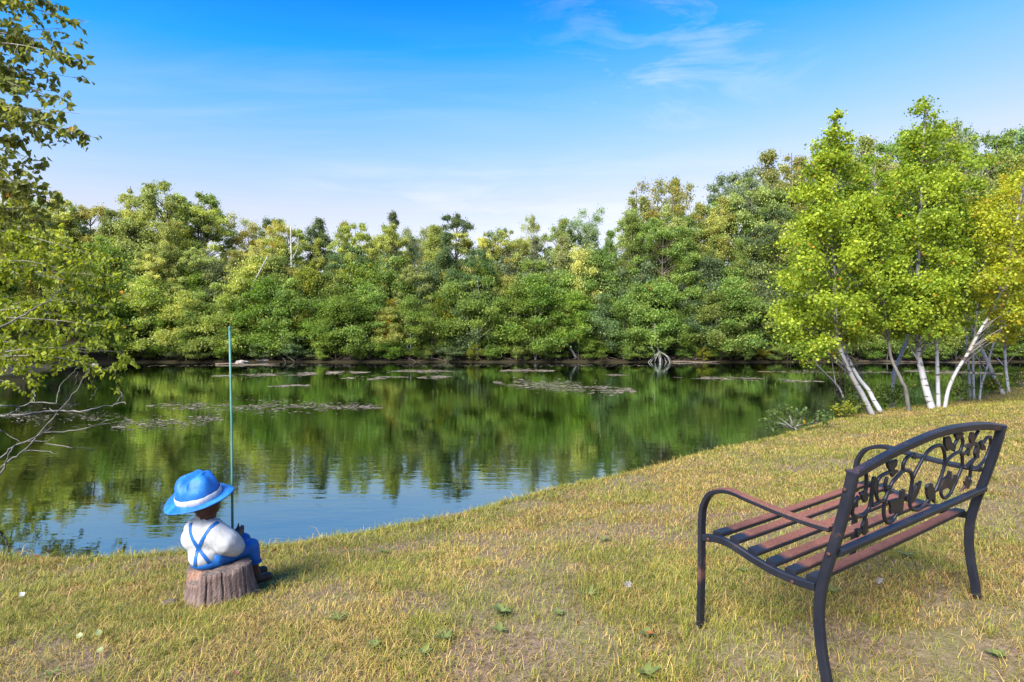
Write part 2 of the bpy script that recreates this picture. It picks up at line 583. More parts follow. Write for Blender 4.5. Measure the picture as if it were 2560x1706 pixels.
def make_grass(name, P, hmul, flat, rsd, tuft_az=None):
    n = len(P)
    x, y, s = P.T
    z = ground_z(x, y)
    far = np.maximum(y, 1.5)
    green = fbm(x * 1.1 + 3, y * 1.1, 4) * 0.65 + fbm(x * 5 + 8, y * 5, 2) * 0.35
    green = sstep(0.40, 0.60, green + 0.05 * (rsd.rand(n) - 0.5) + 0.05 * sstep(0.6, 0.05, s) - 0.02)
    tuft = fbm(x * 9 + 31, y * 9, 2)
    kind = rsd.rand(n)
    isg = kind < 0.30 + 0.62 * green
    L = (0.016 + 0.024 * rsd.rand(n) ** 1.5 + 0.016 * sstep(0.5, 0.75, tuft) * rsd.rand(n)) * hmul
    L = L * (1 + 0.25 * isg) * (1 + 0.9 * (1 - sstep(0.0, 0.25, s)))
    L = np.where(rsd.rand(n) < 0.006, L * 1.7, L)
    W = (0.0017 + 0.0013 * rsd.rand(n)) * np.maximum(1, far / 3.0) ** 0.85
    az = rsd.rand(n) * 2 * PI
    straw = rsd.rand(n) < 0.05
    lean = rsd.rand(n) * 1.05 + 0.25
    if tuft_az is not None:
        az = tuft_az
        L = L * 1.45
        lean = 0.15 + 1.0 * rsd.rand(n)
        isg = rsd.rand(n) < 0.86
    lying = ((rsd.rand(n) < flat) & ~(rsd.rand(n) < 0.4 * green)) | straw
    lean = np.where(lying, 1.25 + 0.28 * rsd.rand(n), lean)
    if tuft_az is not None:
        lying[:] = False
    L = np.where(lying, L * 1.5, L)
    L = np.where(straw & lying, L * 1.35, L)
    dx, dy = np.cos(az), np.sin(az)
    sx, sy = -dy, dx
    # three rings: root, middle, tip
    h1, r1 = L * 0.55 * np.cos(lean * 0.6), L * 0.55 * np.sin(lean * 0.6)
    h2, r2 = h1 + L * 0.45 * np.cos(lean * 1.15), r1 + L * 0.45 * np.sin(lean * 1.15)
    h2 = np.maximum(h2, 0.004)
    z0 = z - 0.004 + np.where(lying, 0.012 * rsd.rand(n), 0)
    w0, w1 = W * 0.5, W * 0.42
    V = np.empty((n, 5, 3))
    def put(k, r, h, w):
        V[:, k, 0] = x + dx * r + sx * w
        V[:, k, 1] = y + dy * r + sy * w
        V[:, k, 2] = z0 + h
    put(0, 0, 0, -w0); put(1, 0, 0, w0); put(2, r1, h1, w1); put(3, r1, h1, -w1)
    put(4, r2, h2, 0 * W)
    # colours of the living and the dry blades
    t = rsd.rand(n)[:, None]
    gcol = (1 - t) * np.array([[0.11, 0.145, 0.03]]) + t * np.array([[0.31, 0.30, 0.075]])
    t2 = rsd.rand(n)[:, None]
    scol = (1 - t2) * np.array([[0.30, 0.20, 0.095]]) + t2 * np.array([[0.58, 0.42, 0.21]])
    ycol = (1 - t) * np.array([[0.33, 0.25, 0.07]]) + t * np.array([[0.48, 0.37, 0.13]])
    if tuft_az is None:
        isg = isg & ~straw
    isy = (rsd.rand(n) < 0.38)[:, None]
    dry = np.where(isy, ycol, scol)
    pink = (fbm(x * 0.8 + 50, y * 0.8 + 20, 3) > 0.50) & (rsd.rand(n) < 0.45)
    dry = np.where(pink[:, None], dry * np.array([[0.74, 0.62, 0.66]]), dry)
    dry = np.where(straw[:, None], scol, dry)
    dark = rsd.rand(n) < 0.22
    dry = np.where(dark[:, None], dry * np.array([[0.42, 0.36, 0.36]]), dry)
    col = np.where(isg[:, None], gcol, dry)
    colv = np.ones((n, 5, 4))
    mot = 0.66 + 0.68 * (0.6 * fbm(x * 3.3 + 71, y * 3.3 + 13, 3) + 0.4 * vnoise(x * 22, y * 22))      # worn and lusher spots
    col = col * np.array([[1.08, 1.01, 0.70]]) * mot[:, None]
    colv[:, :, :3] = col[:, None, :]
    # a quad and a pointed triangle per blade
    quads = (np.arange(n) * 5)[:, None] + np.array([[0, 1, 2, 3, 3, 2, 4]])
    me = bpy.data.meshes.new(name)
    me.vertices.add(n * 5)
    me.vertices.foreach_set('co', V.astype(np.float32).ravel())
    me.loops.add(n * 7)
    me.loops.foreach_set('vertex_index', quads.astype(np.int32).ravel())
    me.polygons.add(n * 2)
    me.polygons.foreach_set('loop_start', ((np.arange(n) * 7)[:, None] + np.array([[0, 4]])).ravel().astype(np.int32))
    me.polygons.foreach_set('loop_total', np.tile(np.array([4, 3], np.int32), n))
    a = me.attributes.new('col', 'FLOAT_COLOR', 'POINT')
    a.data.foreach_set('color', colv.astype(np.float32).ravel())
    me.materials.append(M['grass'])
    me.update(calc_edges=True)
    return link(bpy.data.objects.new(name, me))


m, nt = new_mat('grass_blades')
at = nt.n('ShaderNodeAttribute', attribute_name='col')
p = principled(nt, at.outputs['Color'], 0.6, spec=0.25)
tl_ = nt.n('ShaderNodeBsdfTranslucent', {'Color': at.outputs['Color']}).outputs[0]
finish(nt, nt.n('ShaderNodeMixShader', {0: 0.3, 1: p, 2: tl_}).outputs[0])
M['grass'] = m
P = grass_points(540000, -8, 24, 0.9, 22, 2.6, 1.75)
grass = make_grass('grass', P, 1.0, 0.52, rs)
# taller tufts of living grass
T0 = grass_points(1500, -8, 20, 1.1, 16, 2.6, 1.5)
T0 = T0[fbm(T0[:, 0] * 1.1 + 3, T0[:, 1] * 1.1, 4) > 0.44]
kk = 26
ta = rs.rand(len(T0) * kk) * 2 * PI
tr_ = 0.028 * rs.rand(len(ta)) ** 0.7
TP = np.repeat(T0, kk, 0)
TP[:, 0] += np.cos(ta) * tr_
TP[:, 1] += np.sin(ta) * tr_
ok = TP[:, 2] > 0.06
tufts = make_grass('grass_tufts', TP[ok], 1.0, 0.0, rs, ta[ok])
tag(tufts, 'taller green grass tufts scattered through the lawn', 'grass', kind='stuff')
tag(grass, 'short dry lawn grass mixed with green tufts', 'grass', kind='stuff')

# ------------------------------------------------------------------ bench
def mat_bench(name, rust_lo, rust_hi, ends=None):
    """black painted steel; rust where the paint wore off. ends=(u0,u1): paint survives near both ends of a slat"""
    m, nt = new_mat(name)
    oc = nt.n('ShaderNodeTexCoord').outputs['Object']
    n1 = nt.noise(oc, 26, 6, 0.65)
    n2 = nt.noise(oc, 6, 5, 0.6)
    n3 = nt.noise(oc, 160, 3, 0.6)
    sp = nt.n('ShaderNodeSeparateXYZ', {0: oc})
    geo = nt.n('ShaderNodeNewGeometry')
    nz = nt.n('ShaderNodeSeparateXYZ', {0: geo.outputs['True Normal']}).outputs[2]
    r = nt.math('ADD', nt.math('MULTIPLY', n1, 0.35), nt.math('MULTIPLY', n2, 0.65))
    if ends:
        # weathered on the upper faces, between the sheltered ends
        a = nt.math('SUBTRACT', sp.outputs[0], ends[0])
        b = nt.math('SUBTRACT', ends[1], sp.outputs[0])
        e = nt.math('MINIMUM', a, b)
        e = nt.math('ADD', e, nt.math('MULTIPLY_ADD', n2, 0.09, -0.045))
        k = nt.ramp(e, [(0.035, (0, 0, 0)), (0.075, (1, 1, 1))])
        up = nt.ramp(nz, [(0.55, (0, 0, 0)), (0.8, (1, 1, 1))])
        mask = nt.math('MULTIPLY', k, up)
        mask = nt.math('MULTIPLY', mask, nt.ramp(r, [(0.28, (0.55, 0.55, 0.55)), (0.5, (1, 1, 1))]))
        speck = nt.ramp(r, [(0.60, (0, 0, 0)), (0.68, (0.5, 0.5, 0.5))])
        mask = nt.math('MAXIMUM', mask, speck)
    else:
        up = nt.ramp(nz, [(0.6, (0, 0, 0)), (0.9, (1, 1, 1))])
        mask = nt.math('MAXIMUM', nt.ramp(r, [(rust_lo, (0, 0, 0)), (rust_hi, (0.8, 0.8, 0.8))]),
                       nt.math('MULTIPLY', up, nt.ramp(r, [(0.52, (0, 0, 0)), (0.64, (0.45, 0.45, 0.45))])))
    rust = nt.ramp(n3, [(0.3, (0.095, 0.034, 0.023)), (0.55, (0.175, 0.066, 0.043)), (0.8, (0.25, 0.108, 0.072))])
    paint = nt.ramp(n2, [(0.35, (0.008, 0.010, 0.017)), (0.7, (0.017, 0.018, 0.026))])
    col = nt.mix(mask, paint, rust)
    rough = nt.math('MULTIPLY_ADD', mask, 0.38, 0.42)
    finish(nt, principled(nt, col, rough, normal=bump(nt, nt.math('ADD', n3, n1), nt.math('MULTIPLY_ADD', mask, 0.25, 0.10), 0.003), spec=0.32))
    return m


M['bench'] = mat_bench('bench_paint', 0.575, 0.70)
M['slat'] = mat_bench('bench_slat', 0, 0, (0.03, B_L - 0.03))
M['armtop'] = mat_bench('bench_arm', 0.6, 0.7, (-0.5, 0.5))
M['cast'] = mat_bench('bench_casting', 0.56, 0.72)
m, nt = new_mat('rusty_bolt')
n1 = nt.noise(nt.n('ShaderNodeTexCoord').outputs['Object'], 200, 3)
finish(nt, principled(nt, nt.ramp(n1, [(0.3, (0.03, 0.011, 0.010)), (0.7, (0.06, 0.02, 0.017))]), 0.8))
M['bolt'] = m

cu = Vector((math.cos(B_YAW), math.sin(B_YAW), B_TL)).normalized()
cv = Vector((-math.sin(B_YAW), math.cos(B_YAW), B_TF))
cv = (cv - cu * cv.dot(cu)).normalized()
cw = cu.cross(cv)
bench = empty('garden_bench')
bench.matrix_world = Matrix(((cu.x, cv.x, cw.x, B_O.x), (cu.y, cv.y, cw.y, B_O.y), (cu.z, cv.z, cw.z, B_O.z), (0, 0, 0, 1)))
tag(bench, 'black metal garden bench with rusty slat seat and scrolled back, standing on the lawn', 'bench')
REAR = [(0.0, -0.03), (0.006, 0.06), (0.022, 0.15), (0.032, 0.26), (0.027, 0.36), (0.003, 0.465), (-0.030, 0.58), (-0.060, 0.697), (-0.086, 0.818)]
FRONT = [(0.560, -0.03), (0.553, 0.10), (0.546, 0.25), (0.543, 0.40), (0.541, 0.475), (0.532, 0.535), (0.500, 0.593), (0.452, 0.622), (0.392, 0.634),
         (0.292, 0.622), (0.173, 0.609), (0.063, 0.603), (-0.012, 0.604)]
RAIL = [(0.534, 0.402), (0.46, 0.418), (0.393, 0.415), (0.294, 0.392), (0.204, 0.377), (0.118, 0.374), (0.043, 0.379)]
BP = Vector((0, -0.0261, 0.5146))
BT = Vector((0, -0.0561, 0.3011)).normalized()
BN = Vector((1, 0, 0)).cross(BT).normalized()       # faces the seat


def side_part(name, prof, u, wid, thick, k=5, mat='bench'):
    P = catmull([(u, a, b) for a, b in prof], k)
    V, F = bar_geo(P, (1, 0, 0), wid, thick)
    o = mobj(name, V, F, M[mat], bench)
    fixn(o.data)
    return o


for u, sg in ((0.0, 1), (B_L, -1)):
    post = side_part('rear_leg_and_back_post', REAR, u, 0.028, 0.034)
    V, F = bar_geo([BP + BT * 0.3045 + Vector((u, 0, 0)), BP + BT * 0.3105 + Vector((u, 0, 0))], (1, 0, 0), 0.031, 0.037)
    cap = mobj('post_cap', V, F, M['bench'], post)
    fixn(cap.data)
    i0 = 3
    side_part('front_leg', FRONT[:5], u, 0.036, 0.019)
    side_part('armrest', FRONT[4:], u, 0.036, 0.019, mat='armtop')
    side_part('seat_rail', RAIL, u, 0.022, 0.030)
    # bolts
    for v, z, side in ((0.498, 0.408, 0), (0.124, 0.370, 0), (-0.066, 0.757, 1), (-0.012, 0.520, 1)):
        off = (0.0125 if side == 0 else 0.0155) * -sg
        V, F = tube_geo([(u + off, v, z), (u + off - sg * 0.004, v, z), (u + off - sg * 0.006, v, z)], [0.0075, 0.007, 0.004], 8)
        b = mobj('bolt', V, F, M['bolt'], bench, True)
        fixn(b.data)

SLATS = [(0.472, 0.432), (0.388, 0.434), (0.306, 0.412), (0.226, 0.397), (0.148, 0.392), (0.066, 0.396)]
for i, (v, z) in enumerate(SLATS):
    a = SLATS[max(i - 1, 0)]
    b = SLATS[min(i + 1, 5)]
    nrm = Vector((0, -(b[1] - a[1]), (b[0] - a[0]))) * -1
    P = [(0.012 + (B_L - 0.024) * t / 8, v, z - 0.003 * math.sin(PI * t / 8)) for t in range(9)]
    sd_ = Vector((0, b[0] - a[0], b[1] - a[1])).normalized()
    V, F = bar_geo(P, sd_, 0.044, 0.020)
    o = mobj('seat_slat', V, F, M['slat'], bench)
    fixn(o.data)

# back: lower rail and arched top rail
V, F = bar_geo([BP + Vector((u, 0, 0)) + BT * 0.008 for u in np.linspace(0.014, B_L - 0.014, 7)], BT, 0.026, 0.026)
o = mobj('lower_back_rail', V, F, M['bench'], bench)
fixn(o.data)
TOP = [(0.014, 0.296), (0.163, 0.321), (0.287, 0.338), (0.42, 0.351), (0.566, 0.360), (0.729, 0.358), (0.91, 0.345), (1.07, 0.325), (1.208, 0.300)]
V, F = bar_geo(catmull([BP + Vector((a, 0, 0)) + BT * b for a, b in TOP], 4), BT, 0.032, 0.026)
o = mobj('top_back_rail', V, F, M['bench'], bench)
fixn(o.data)
SCROLLS = [[(0.09,0.292),(0.105,0.263),(0.114,0.236),(0.114,0.216),(0.1,0.207),(0.083,0.214)],[(0.186,0.146),(0.176,0.165),(0.167,0.187),(0.159,0.219),(0.155,0.25),(0.159,0.261)],[(0.167,0.187),(0.17,0.16),(0.167,0.14),(0.15,0.128),(0.124,0.121),(0.086,0.128),(0.057,0.144),(0.051,0.166),(0.055,0.189),(0.073,0.205)],[(0.154,0.127),(0.151,0.109),(0.154,0.087),(0.158,0.066),(0.168,0.049)],[(0.265,0.26),(0.228,0.259),(0.197,0.252),(0.186,0.234),(0.192,0.209),(0.2,0.186),(0.215,0.167),(0.239,0.152),(0.267,0.15),(0.279,0.166),(0.289,0.189),(0.306,0.215),(0.335,0.231),(0.361,0.245),(0.389,0.244),(0.427,0.231),(0.455,0.204),(0.463,0.176),(0.468,0.136),(0.479,0.1),(0.493,0.077),(0.523,0.057),(0.562,0.046),(0.597,0.048),(0.626,0.062),(0.642,0.077)],[(0.253,0.242),(0.25,0.222),(0.255,0.204),(0.275,0.196),(0.289,0.2)],[(0.279,0.166),(0.274,0.142),(0.28,0.111),(0.293,0.083),(0.32,0.054),(0.348,0.042),(0.374,0.047),(0.387,0.063),(0.403,0.084)],[(0.186,0.146),(0.215,0.148),(0.24,0.151),(0.267,0.149)],[(0.367,0.248),(0.357,0.269),(0.362,0.285),(0.38,0.298),(0.409,0.302)],[(0.462,0.198),(0.475,0.226),(0.494,0.251),(0.513,0.274),(0.512,0.27),(0.533,0.291),(0.562,0.303),(0.6,0.307),(0.638,0.304),(0.665,0.289),(0.687,0.268),(0.707,0.242),(0.72,0.21),(0.717,0.176),(0.709,0.145),(0.698,0.117),(0.684,0.099)],[(0.725,0.218),(0.756,0.234),(0.79,0.242),(0.834,0.244),(0.867,0.227),(0.885,0.203),(0.898,0.172),(0.892,0.149),(0.88,0.122),(0.866,0.092),(0.846,0.062),(0.818,0.048),(0.788,0.05),(0.759,0.07),(0.745,0.089)],[(0.824,0.311),(0.845,0.289),(0.848,0.266),(0.839,0.244)],[(0.787,0.307),(0.772,0.289),(0.77,0.259)],[(1.135,0.266),(1.094,0.269),(1.074,0.255),(1.056,0.238)],[(1.13,0.264),(1.152,0.236),(1.149,0.201),(1.135,0.166),(1.102,0.144),(1.064,0.133),(1.028,0.13)],[(1.029,0.189),(1.002,0.178),(0.991,0.158),(1.001,0.129),(1.01,0.103),(0.999,0.083)],[(0.929,0.157),(0.952,0.163),(0.973,0.174),(1.005,0.183)],[(0.84,0.241),(0.887,0.229),(0.915,0.234),(0.934,0.247),(0.958,0.26)]]
PLATES = {'leaf':[[(0.221,0.304),(0.297,0.304),(0.301,0.28),(0.286,0.266),(0.324,0.257),(0.316,0.249),(0.286,0.236),(0.268,0.253),(0.258,0.267),(0.238,0.281)],[(0.147,0.262),(0.161,0.263),(0.179,0.252),(0.191,0.221),(0.188,0.189),(0.168,0.209),(0.151,0.241)],[(0.148,0.103),(0.166,0.103),(0.18,0.075),(0.183,0.058),(0.196,0.046),(0.169,0.035),(0.148,0.049),(0.138,0.081)],[(0.098,0.074),(0.115,0.076),(0.138,0.07),(0.142,0.051),(0.122,0.037),(0.11,0.057)],[(0.536,0.176),(0.537,0.144),(0.526,0.12),(0.511,0.094),(0.489,0.087),(0.474,0.113),(0.486,0.143),(0.497,0.165)],[(0.653,0.334),(0.703,0.332),(0.746,0.293),(0.783,0.253),(0.755,0.264),(0.734,0.273),(0.706,0.268),(0.671,0.298)],[(0.743,0.336),(0.824,0.33),(0.824,0.311),(0.785,0.302),(0.753,0.321)],[(1.017,0.259),(1.046,0.265),(1.05,0.249),(1.09,0.235),(1.104,0.211),(1.075,0.213),(1.047,0.225)],[(0.978,0.114),(1.002,0.087),(1.046,0.08),(1.027,0.07),(1.023,0.043),(0.996,0.054),(0.945,0.047),(0.974,0.07),(0.953,0.092),(0.981,0.088)],[(0.404,0.305),(0.432,0.307),(0.447,0.276),(0.416,0.286)],[(0.08,0.215),(0.102,0.221),(0.135,0.206),(0.138,0.179),(0.12,0.171),(0.098,0.191)]],'flower':[[(0.297,0.141),(0.325,0.14),(0.356,0.139),(0.386,0.135),(0.382,0.164),(0.401,0.168),(0.414,0.16),(0.419,0.124),(0.428,0.087),(0.434,0.059),(0.401,0.069),(0.381,0.078),(0.337,0.079),(0.326,0.101),(0.324,0.112)],[(0.774,0.173),(0.799,0.166),(0.801,0.147),(0.794,0.127),(0.81,0.133),(0.819,0.146),(0.867,0.139),(0.862,0.109),(0.832,0.079),(0.808,0.089),(0.784,0.098),(0.749,0.091),(0.706,0.097),(0.726,0.128),(0.741,0.146),(0.772,0.152)],[(0.905,0.321),(0.934,0.315),(0.948,0.293),(0.976,0.32),(0.99,0.314),(0.971,0.294),(0.957,0.273),(1.007,0.258),(1.038,0.231),(1.038,0.212),(1.057,0.181),(1.014,0.186),(0.988,0.215),(0.994,0.243),(0.966,0.254),(0.934,0.247),(0.939,0.208),(0.913,0.222),(0.914,0.246),(0.876,0.259),(0.882,0.267),(0.921,0.271),(0.901,0.295)]],'bird':[[(0.593,0.138),(0.602,0.148),(0.635,0.146),(0.657,0.128),(0.684,0.104),(0.696,0.074),(0.711,0.042),(0.69,0.051),(0.677,0.068),(0.662,0.067),(0.656,0.054),(0.643,0.059),(0.648,0.072),(0.627,0.083),(0.606,0.106)]]}

for st in SCROLLS:
    P = catmull([BP + Vector((a, 0, 0)) + BT * b for a, b in st], 4)
    n = len(P)
    V, F = [], []
    # oval cast iron stroke
    for i in range(n):
        t = (P[min(i + 1, n - 1)] - P[max(i - 1, 0)]).normalized()
        s = t.cross(BN).normalized()
        w = 0.0078 * (0.8 + 0.2 * math.sin(PI * min(1, max(0, i / (n - 1)))))
        for k in range(8):
            a = 2 * PI * k / 8
            V.append(P[i] + s * (w * math.cos(a)) + BN * (0.0066 * math.sin(a)))
    for i in range(n - 1):
        for k in range(8):
            a, b = i * 8 + k, i * 8 + (k + 1) % 8
            F.append((a, b, b + 8, a + 8))
    F.append(tuple(range(7, -1, -1)))
    F.append(tuple((n - 1) * 8 + k for k in range(8)))
    o = mobj('scroll', V, F, M['cast'], bench, True)
    fixn(o.data)
for kind, polys in PLATES.items():
    for pl in polys:
        bm = bmesh.new()
        vs = [bm.verts.new(BP + Vector((a, 0, 0)) + BT * b + BN * -0.005) for a, b in pl]
        f = bm.faces.new(vs)
        r = bmesh.ops.extrude_face_region(bm, geom=[f])
        bmesh.ops.translate(bm, verts=[g for g in r['geom'] if isinstance(g, bmesh.types.BMVert)], vec=BN * 0.010)
        bmesh.ops.recalc_face_normals(bm, faces=bm.faces)
        bmesh.ops.bevel(bm, geom=[e for e in bm.edges], offset=0.0022, segments=2, affect='EDGES', clamp_overlap=True)
        me = bpy.data.meshes.new(kind)
        bm.to_mesh(me)
        bm.free()
        me.materials.append(M['cast'])
        o = link(bpy.data.objects.new('bird' if kind == 'bird' else 'cast_' + kind, me), bench)

# ------------------------------------------------------------------ stump
ST = Vector((-1.628, 3.205, 0))
ST.z = gz(ST.x, ST.y)
m, nt = new_mat('weathered_stump')
oc = nt.n('ShaderNodeTexCoord').outputs['Object']
sp = nt.n('ShaderNodeSeparateXYZ', {0: oc})
geo = nt.n('ShaderNodeNewGeometry')
nz = nt.n('ShaderNodeSeparateXYZ', {0: geo.outputs['Normal']}).outputs[2]
g1 = nt.noise(nt.mapping(oc, scale=(60, 60, 4)), 1.0, 6, 0.65)
g2 = nt.noise(oc, 14, 5, 0.6)
g3 = nt.noise(oc, 90, 4, 0.6)
sidec = nt.ramp(g1, [(0.28, (0.05, 0.034, 0.028)), (0.5, (0.145, 0.10, 0.085)), (0.72, (0.28, 0.205, 0.175))])
sidec = nt.mix(nt.ramp(g2, [(0.45, (0, 0, 0)), (0.65, (0.6, 0.6, 0.6))]), sidec, (0.085, 0.058, 0.055, 1))
topc = nt.ramp(g3, [(0.3, (0.05, 0.04, 0.035)), (0.6, (0.16, 0.12, 0.105)), (0.8, (0.28, 0.22, 0.19))])
col = nt.mix(nt.ramp(nz, [(0.55, (0, 0, 0)), (0.8, (1, 1, 1))]), sidec, topc)
# split fresh wood at the broken step
at = nt.n('ShaderNodeAttribute', attribute_name='fresh')
col = nt.mix(nt.math('MULTIPLY', at.outputs['Fac'], nt.ramp(g3, [(0.35, (0.3, 0.3, 0.3)), (0.6, (1, 1, 1))])), col, (0.42, 0.20, 0.10, 1))
finish(nt, principled(nt, col, 0.9, normal=bump(nt, nt.math('ADD', g1, g3), 0.9, 0.008), spec=0.15))
M['stump'] = m
NA = 240
cracks = [(-2.02, 0.016, 0.020), (-1.50, 0.013, 0.040), (-0.98, 0.009, 0.030), (-0.30, 0.012, 0.012), (-2.75, 0.015, 0.012), (-1.32, 0.006, 0.012), (0.4, 0.05, 0.03), (1.5, 0.05, 0.03), (2.6, 0.05, 0.03)]
V, F, fresh = [], [], []


def stump_r(a, t):
    r = 0.155 + 0.014 * math.cos(2 * a + 0.4) + 0.010 * math.sin(3 * a + 1.0)
    flare = 0.030 * (1 - t) ** 2 * (1 + 0.5 * math.sin(3 * a + 0.5)) + 0.012 * (1 - t)
    r += flare + 0.0007 * math.sin(23 * a + 3 * t) + 0.0006 * math.sin(41 * a + 1)
    for c, w, d in cracks:
        dd = abs((a - c - 0.03 * math.sin(3 * t) + PI) % (2 * PI) - PI)
        r -= d * math.exp(-(dd / w) ** 2)
    return r


def stump_top(x, y):
    z = 0.185 + 0.05 * (x) + 0.02 * y
    # a slab has split off at the front left
    k = float(sstep(-0.045, -0.075, y) if False else 1 - sstep(-0.085, -0.065, y)) * float(1 - sstep(-0.035, -0.015, x))
    return z - 0.052 * k + 0.004 * math.sin(60 * x + 20 * y), k


NR = 9
for j in range(NR):
    t = j / (NR - 1)
    for i in range(NA):
        a = 2 * PI * i / NA - PI
        r = stump_r(a, t)
        x, y = r * math.cos(a), r * math.sin(a)
        zt, k = stump_top(x, y)
        V.append((x, y, -0.03 + (zt + 0.03) * t))
        fresh.append(0.22 * k * (1 if t > 0.9 else 0))
for q in (0.97, 0.9, 0.8, 0.7, 0.6, 0.5, 0.4, 0.3, 0.2, 0.1):
    for i in range(NA):
        a = 2 * PI * i / NA - PI
        r = stump_r(a, 1) * q
        x, y = r * math.cos(a), r * math.sin(a)
        zt, k = stump_top(x, y)
        V.append((x, y, zt + (0.003 if q < 0.95 else 0.002) + 0.002 * math.sin(q * 90)))
        fresh.append(0.45 if 0.05 < k < 0.95 else 0.03 * k)
rows = NR + 10
for j in range(rows - 1):
    for i in range(NA):
        a, b = j * NA + i, j * NA + (i + 1) % NA
        F.append((a, b, b + NA, a + NA))
F.append(tuple((rows - 1) * NA + i for i in range(NA)))
stump = mobj('tree_stump', V, F, M['stump'], None, True)
a = stump.data.attributes.new('fresh', 'FLOAT', 'POINT')
a.data.foreach_set('value', fresh)
stump.location = ST
tag(stump, 'weathered grey-brown tree stump under the seated statue', 'stump')
V, F = tube_geo([(-0.17, -0.10, 0.012), (-0.205, -0.115, 0.016), (-0.235, -0.122, 0.02), (-0.255, -0.124, 0.012)], [0.028, 0.026, 0.019, 0.006], 9)
o = mobj('root_knob', V, F, M['stump'], stump, True)

# ------------------------------------------------------------------ statue of the fishing boy
def paint_mat(name, c1, c2, chip=None, rough=0.5, ns=9.0):
    m, nt = new_mat(name)
    oc = nt.n('ShaderNodeTexCoord').outputs['Object']
    n1 = nt.noise(oc, ns, 5, 0.6)
    n2 = nt.noise(oc, 45, 5, 0.7)
    n3 = nt.noise(oc, 220, 3, 0.6)
    col = nt.ramp(n1, [(0.32, c1), (0.68, c2)])
    grime = nt.ramp(nt.noise(nt.mapping(oc, scale=(1, 1, 0.45)), 26, 7, 0.7), [(0.42, (1, 1, 1)), (0.62, (0.80, 0.79, 0.77)), (0.75, (0.62, 0.60, 0.57))])
    col = nt.mix(1.0, col, grime, 'MULTIPLY')
    if chip:
        col = nt.mix(nt.ramp(n2, [(chip[1], (0, 0, 0)), (chip[1] + 0.03, (1, 1, 1))]), col, (*chip[0], 1))
    finish(nt, principled(nt, col, rough, normal=bump(nt, nt.math('ADD', n2, nt.math('MULTIPLY', n3, 0.5)), 0.40, 0.004), spec=0.25))
    return m


M['blue_hat'] = paint_mat('painted_blue_hat', (0.004, 0.085, 0.37), (0.03, 0.18, 0.50), ((0.5, 0.5, 0.5), 0.70))
M['blue'] = paint_mat('painted_blue', (0.006, 0.085, 0.32), (0.015, 0.12, 0.38))
M['white'] = paint_mat('painted_white', (0.37, 0.37, 0.385), (0.48, 0.48, 0.485), ((0.12, 0.12, 0.13), 0.655), 0.6)
M['band'] = paint_mat('painted_band', (0.44, 0.42, 0.43), (0.52, 0.50, 0.50), None, 0.6)
M['skin'] = paint_mat('painted_skin', (0.062, 0.026, 0.018), (0.10, 0.045, 0.03), ((0.45, 0.25, 0.16), 0.70))
M['boot'] = paint_mat('painted_boot', (0.03, 0.02, 0.015), (0.07, 0.04, 0.028))
M['rod'] = paint_mat('green_rod', (0.035, 0.13, 0.115), (0.10, 0.24, 0.195), None, 0.45, 4.0)

SO = ST + Vector((0, 0, 0.185))                        # the seat of the figure


def blob(name, prims, mat, parent, voxel=0.006, it=6):
    """prims: ('e', centre, radii, euler) ellipsoids or ('c', p0, r0, p1, r1) tapered capsules -> one continuous skin"""
    bm = bmesh.new()
    for pr in prims:
        if pr[0] == 'e':
            mt = Matrix.Translation(pr[1])
            if len(pr) > 3:
                mt = mt @ pr[3].to_matrix().to_4x4() if hasattr(pr[3], 'to_matrix') else mt
            mt = mt @ Matrix.Diagonal((*pr[2], 1))
            bmesh.ops.create_icosphere(bm, subdivisions=3, radius=1, matrix=mt)
        else:
            _, p0, r0, p1, r1 = pr
            p0, p1 = Vector(p0), Vector(p1)
            for k in range(7):
                t = k / 6
                bmesh.ops.create_icosphere(bm, subdivisions=2, radius=r0 + (r1 - r0) * t, matrix=Matrix.Translation(p0.lerp(p1, t)))
    me = bpy.data.meshes.new(name)
    bm.to_mesh(me)
    bm.free()
    o = bpy.data.objects.new(name, me)
    C.objects.link(o)
    r = o.modifiers.new('r', 'REMESH')
    r.mode = 'VOXEL'
    r.voxel_size = voxel
    s = o.modifiers.new('s', 'SMOOTH')
    s.factor = 0.5
    s.iterations = it
    dg = bpy.context.evaluated_depsgraph_get()
    me2 = bpy.data.meshes.new_from_object(o.evaluated_get(dg))
    o.modifiers.clear()
    o.data = me2
    bpy.data.meshes.remove(me)
    me2.name = name
    me2.materials.clear()
    me2.materials.append(mat)
    me2.polygons.foreach_set('use_smooth', [True] * len(me2.polygons))
    o.parent = parent
    return o


from mathutils import Euler
FD = Vector((0.66, 0.75, 0))                           # where the boy faces
RT = Vector((0.75, -0.66, 0))                          # his right
statue = empty('fishing_boy_statue', SO)
tag(statue, 'painted statue of a seated boy in blue hat, white shirt and crossed blue braces', 'statue')
hc = Vector((-0.066, 0.004, 0.360))                      # head
hd = Vector((0.36, 0.92, -0.14)).normalized()          # look direction
hr = Vector((hd.y, -hd.x, 0)).normalized()
prims = [('e', hc, (0.078, 0.082, 0.092)), ('e', hc + hd * 0.020 + Vector((0, 0, -0.035)), (0.058, 0.060, 0.062)),
         ('c', hc + Vector((0.005, 0, -0.05)), 0.050, (-0.070, 0.005, 0.235), 0.056),
         ('e', hc + hd * 0.088 + Vector((0, 0, -0.018)), (0.012, 0.012, 0.016)),
         ('e', hc + hd * 0.074 + Vector((0, 0, -0.055)), (0.018, 0.018, 0.008))]
for s in (-1, 1):
    prims.append(('e', hc + hr * (0.078 * s) - hd * 0.002 + Vector((0, 0, -0.022)), (0.016, 0.016, 0.024)))
    prims.append(('e', hc + hd * 0.066 + hr * (0.030 * s) + Vector((0, 0, 0.002)), (0.012, 0.012, 0.009)))
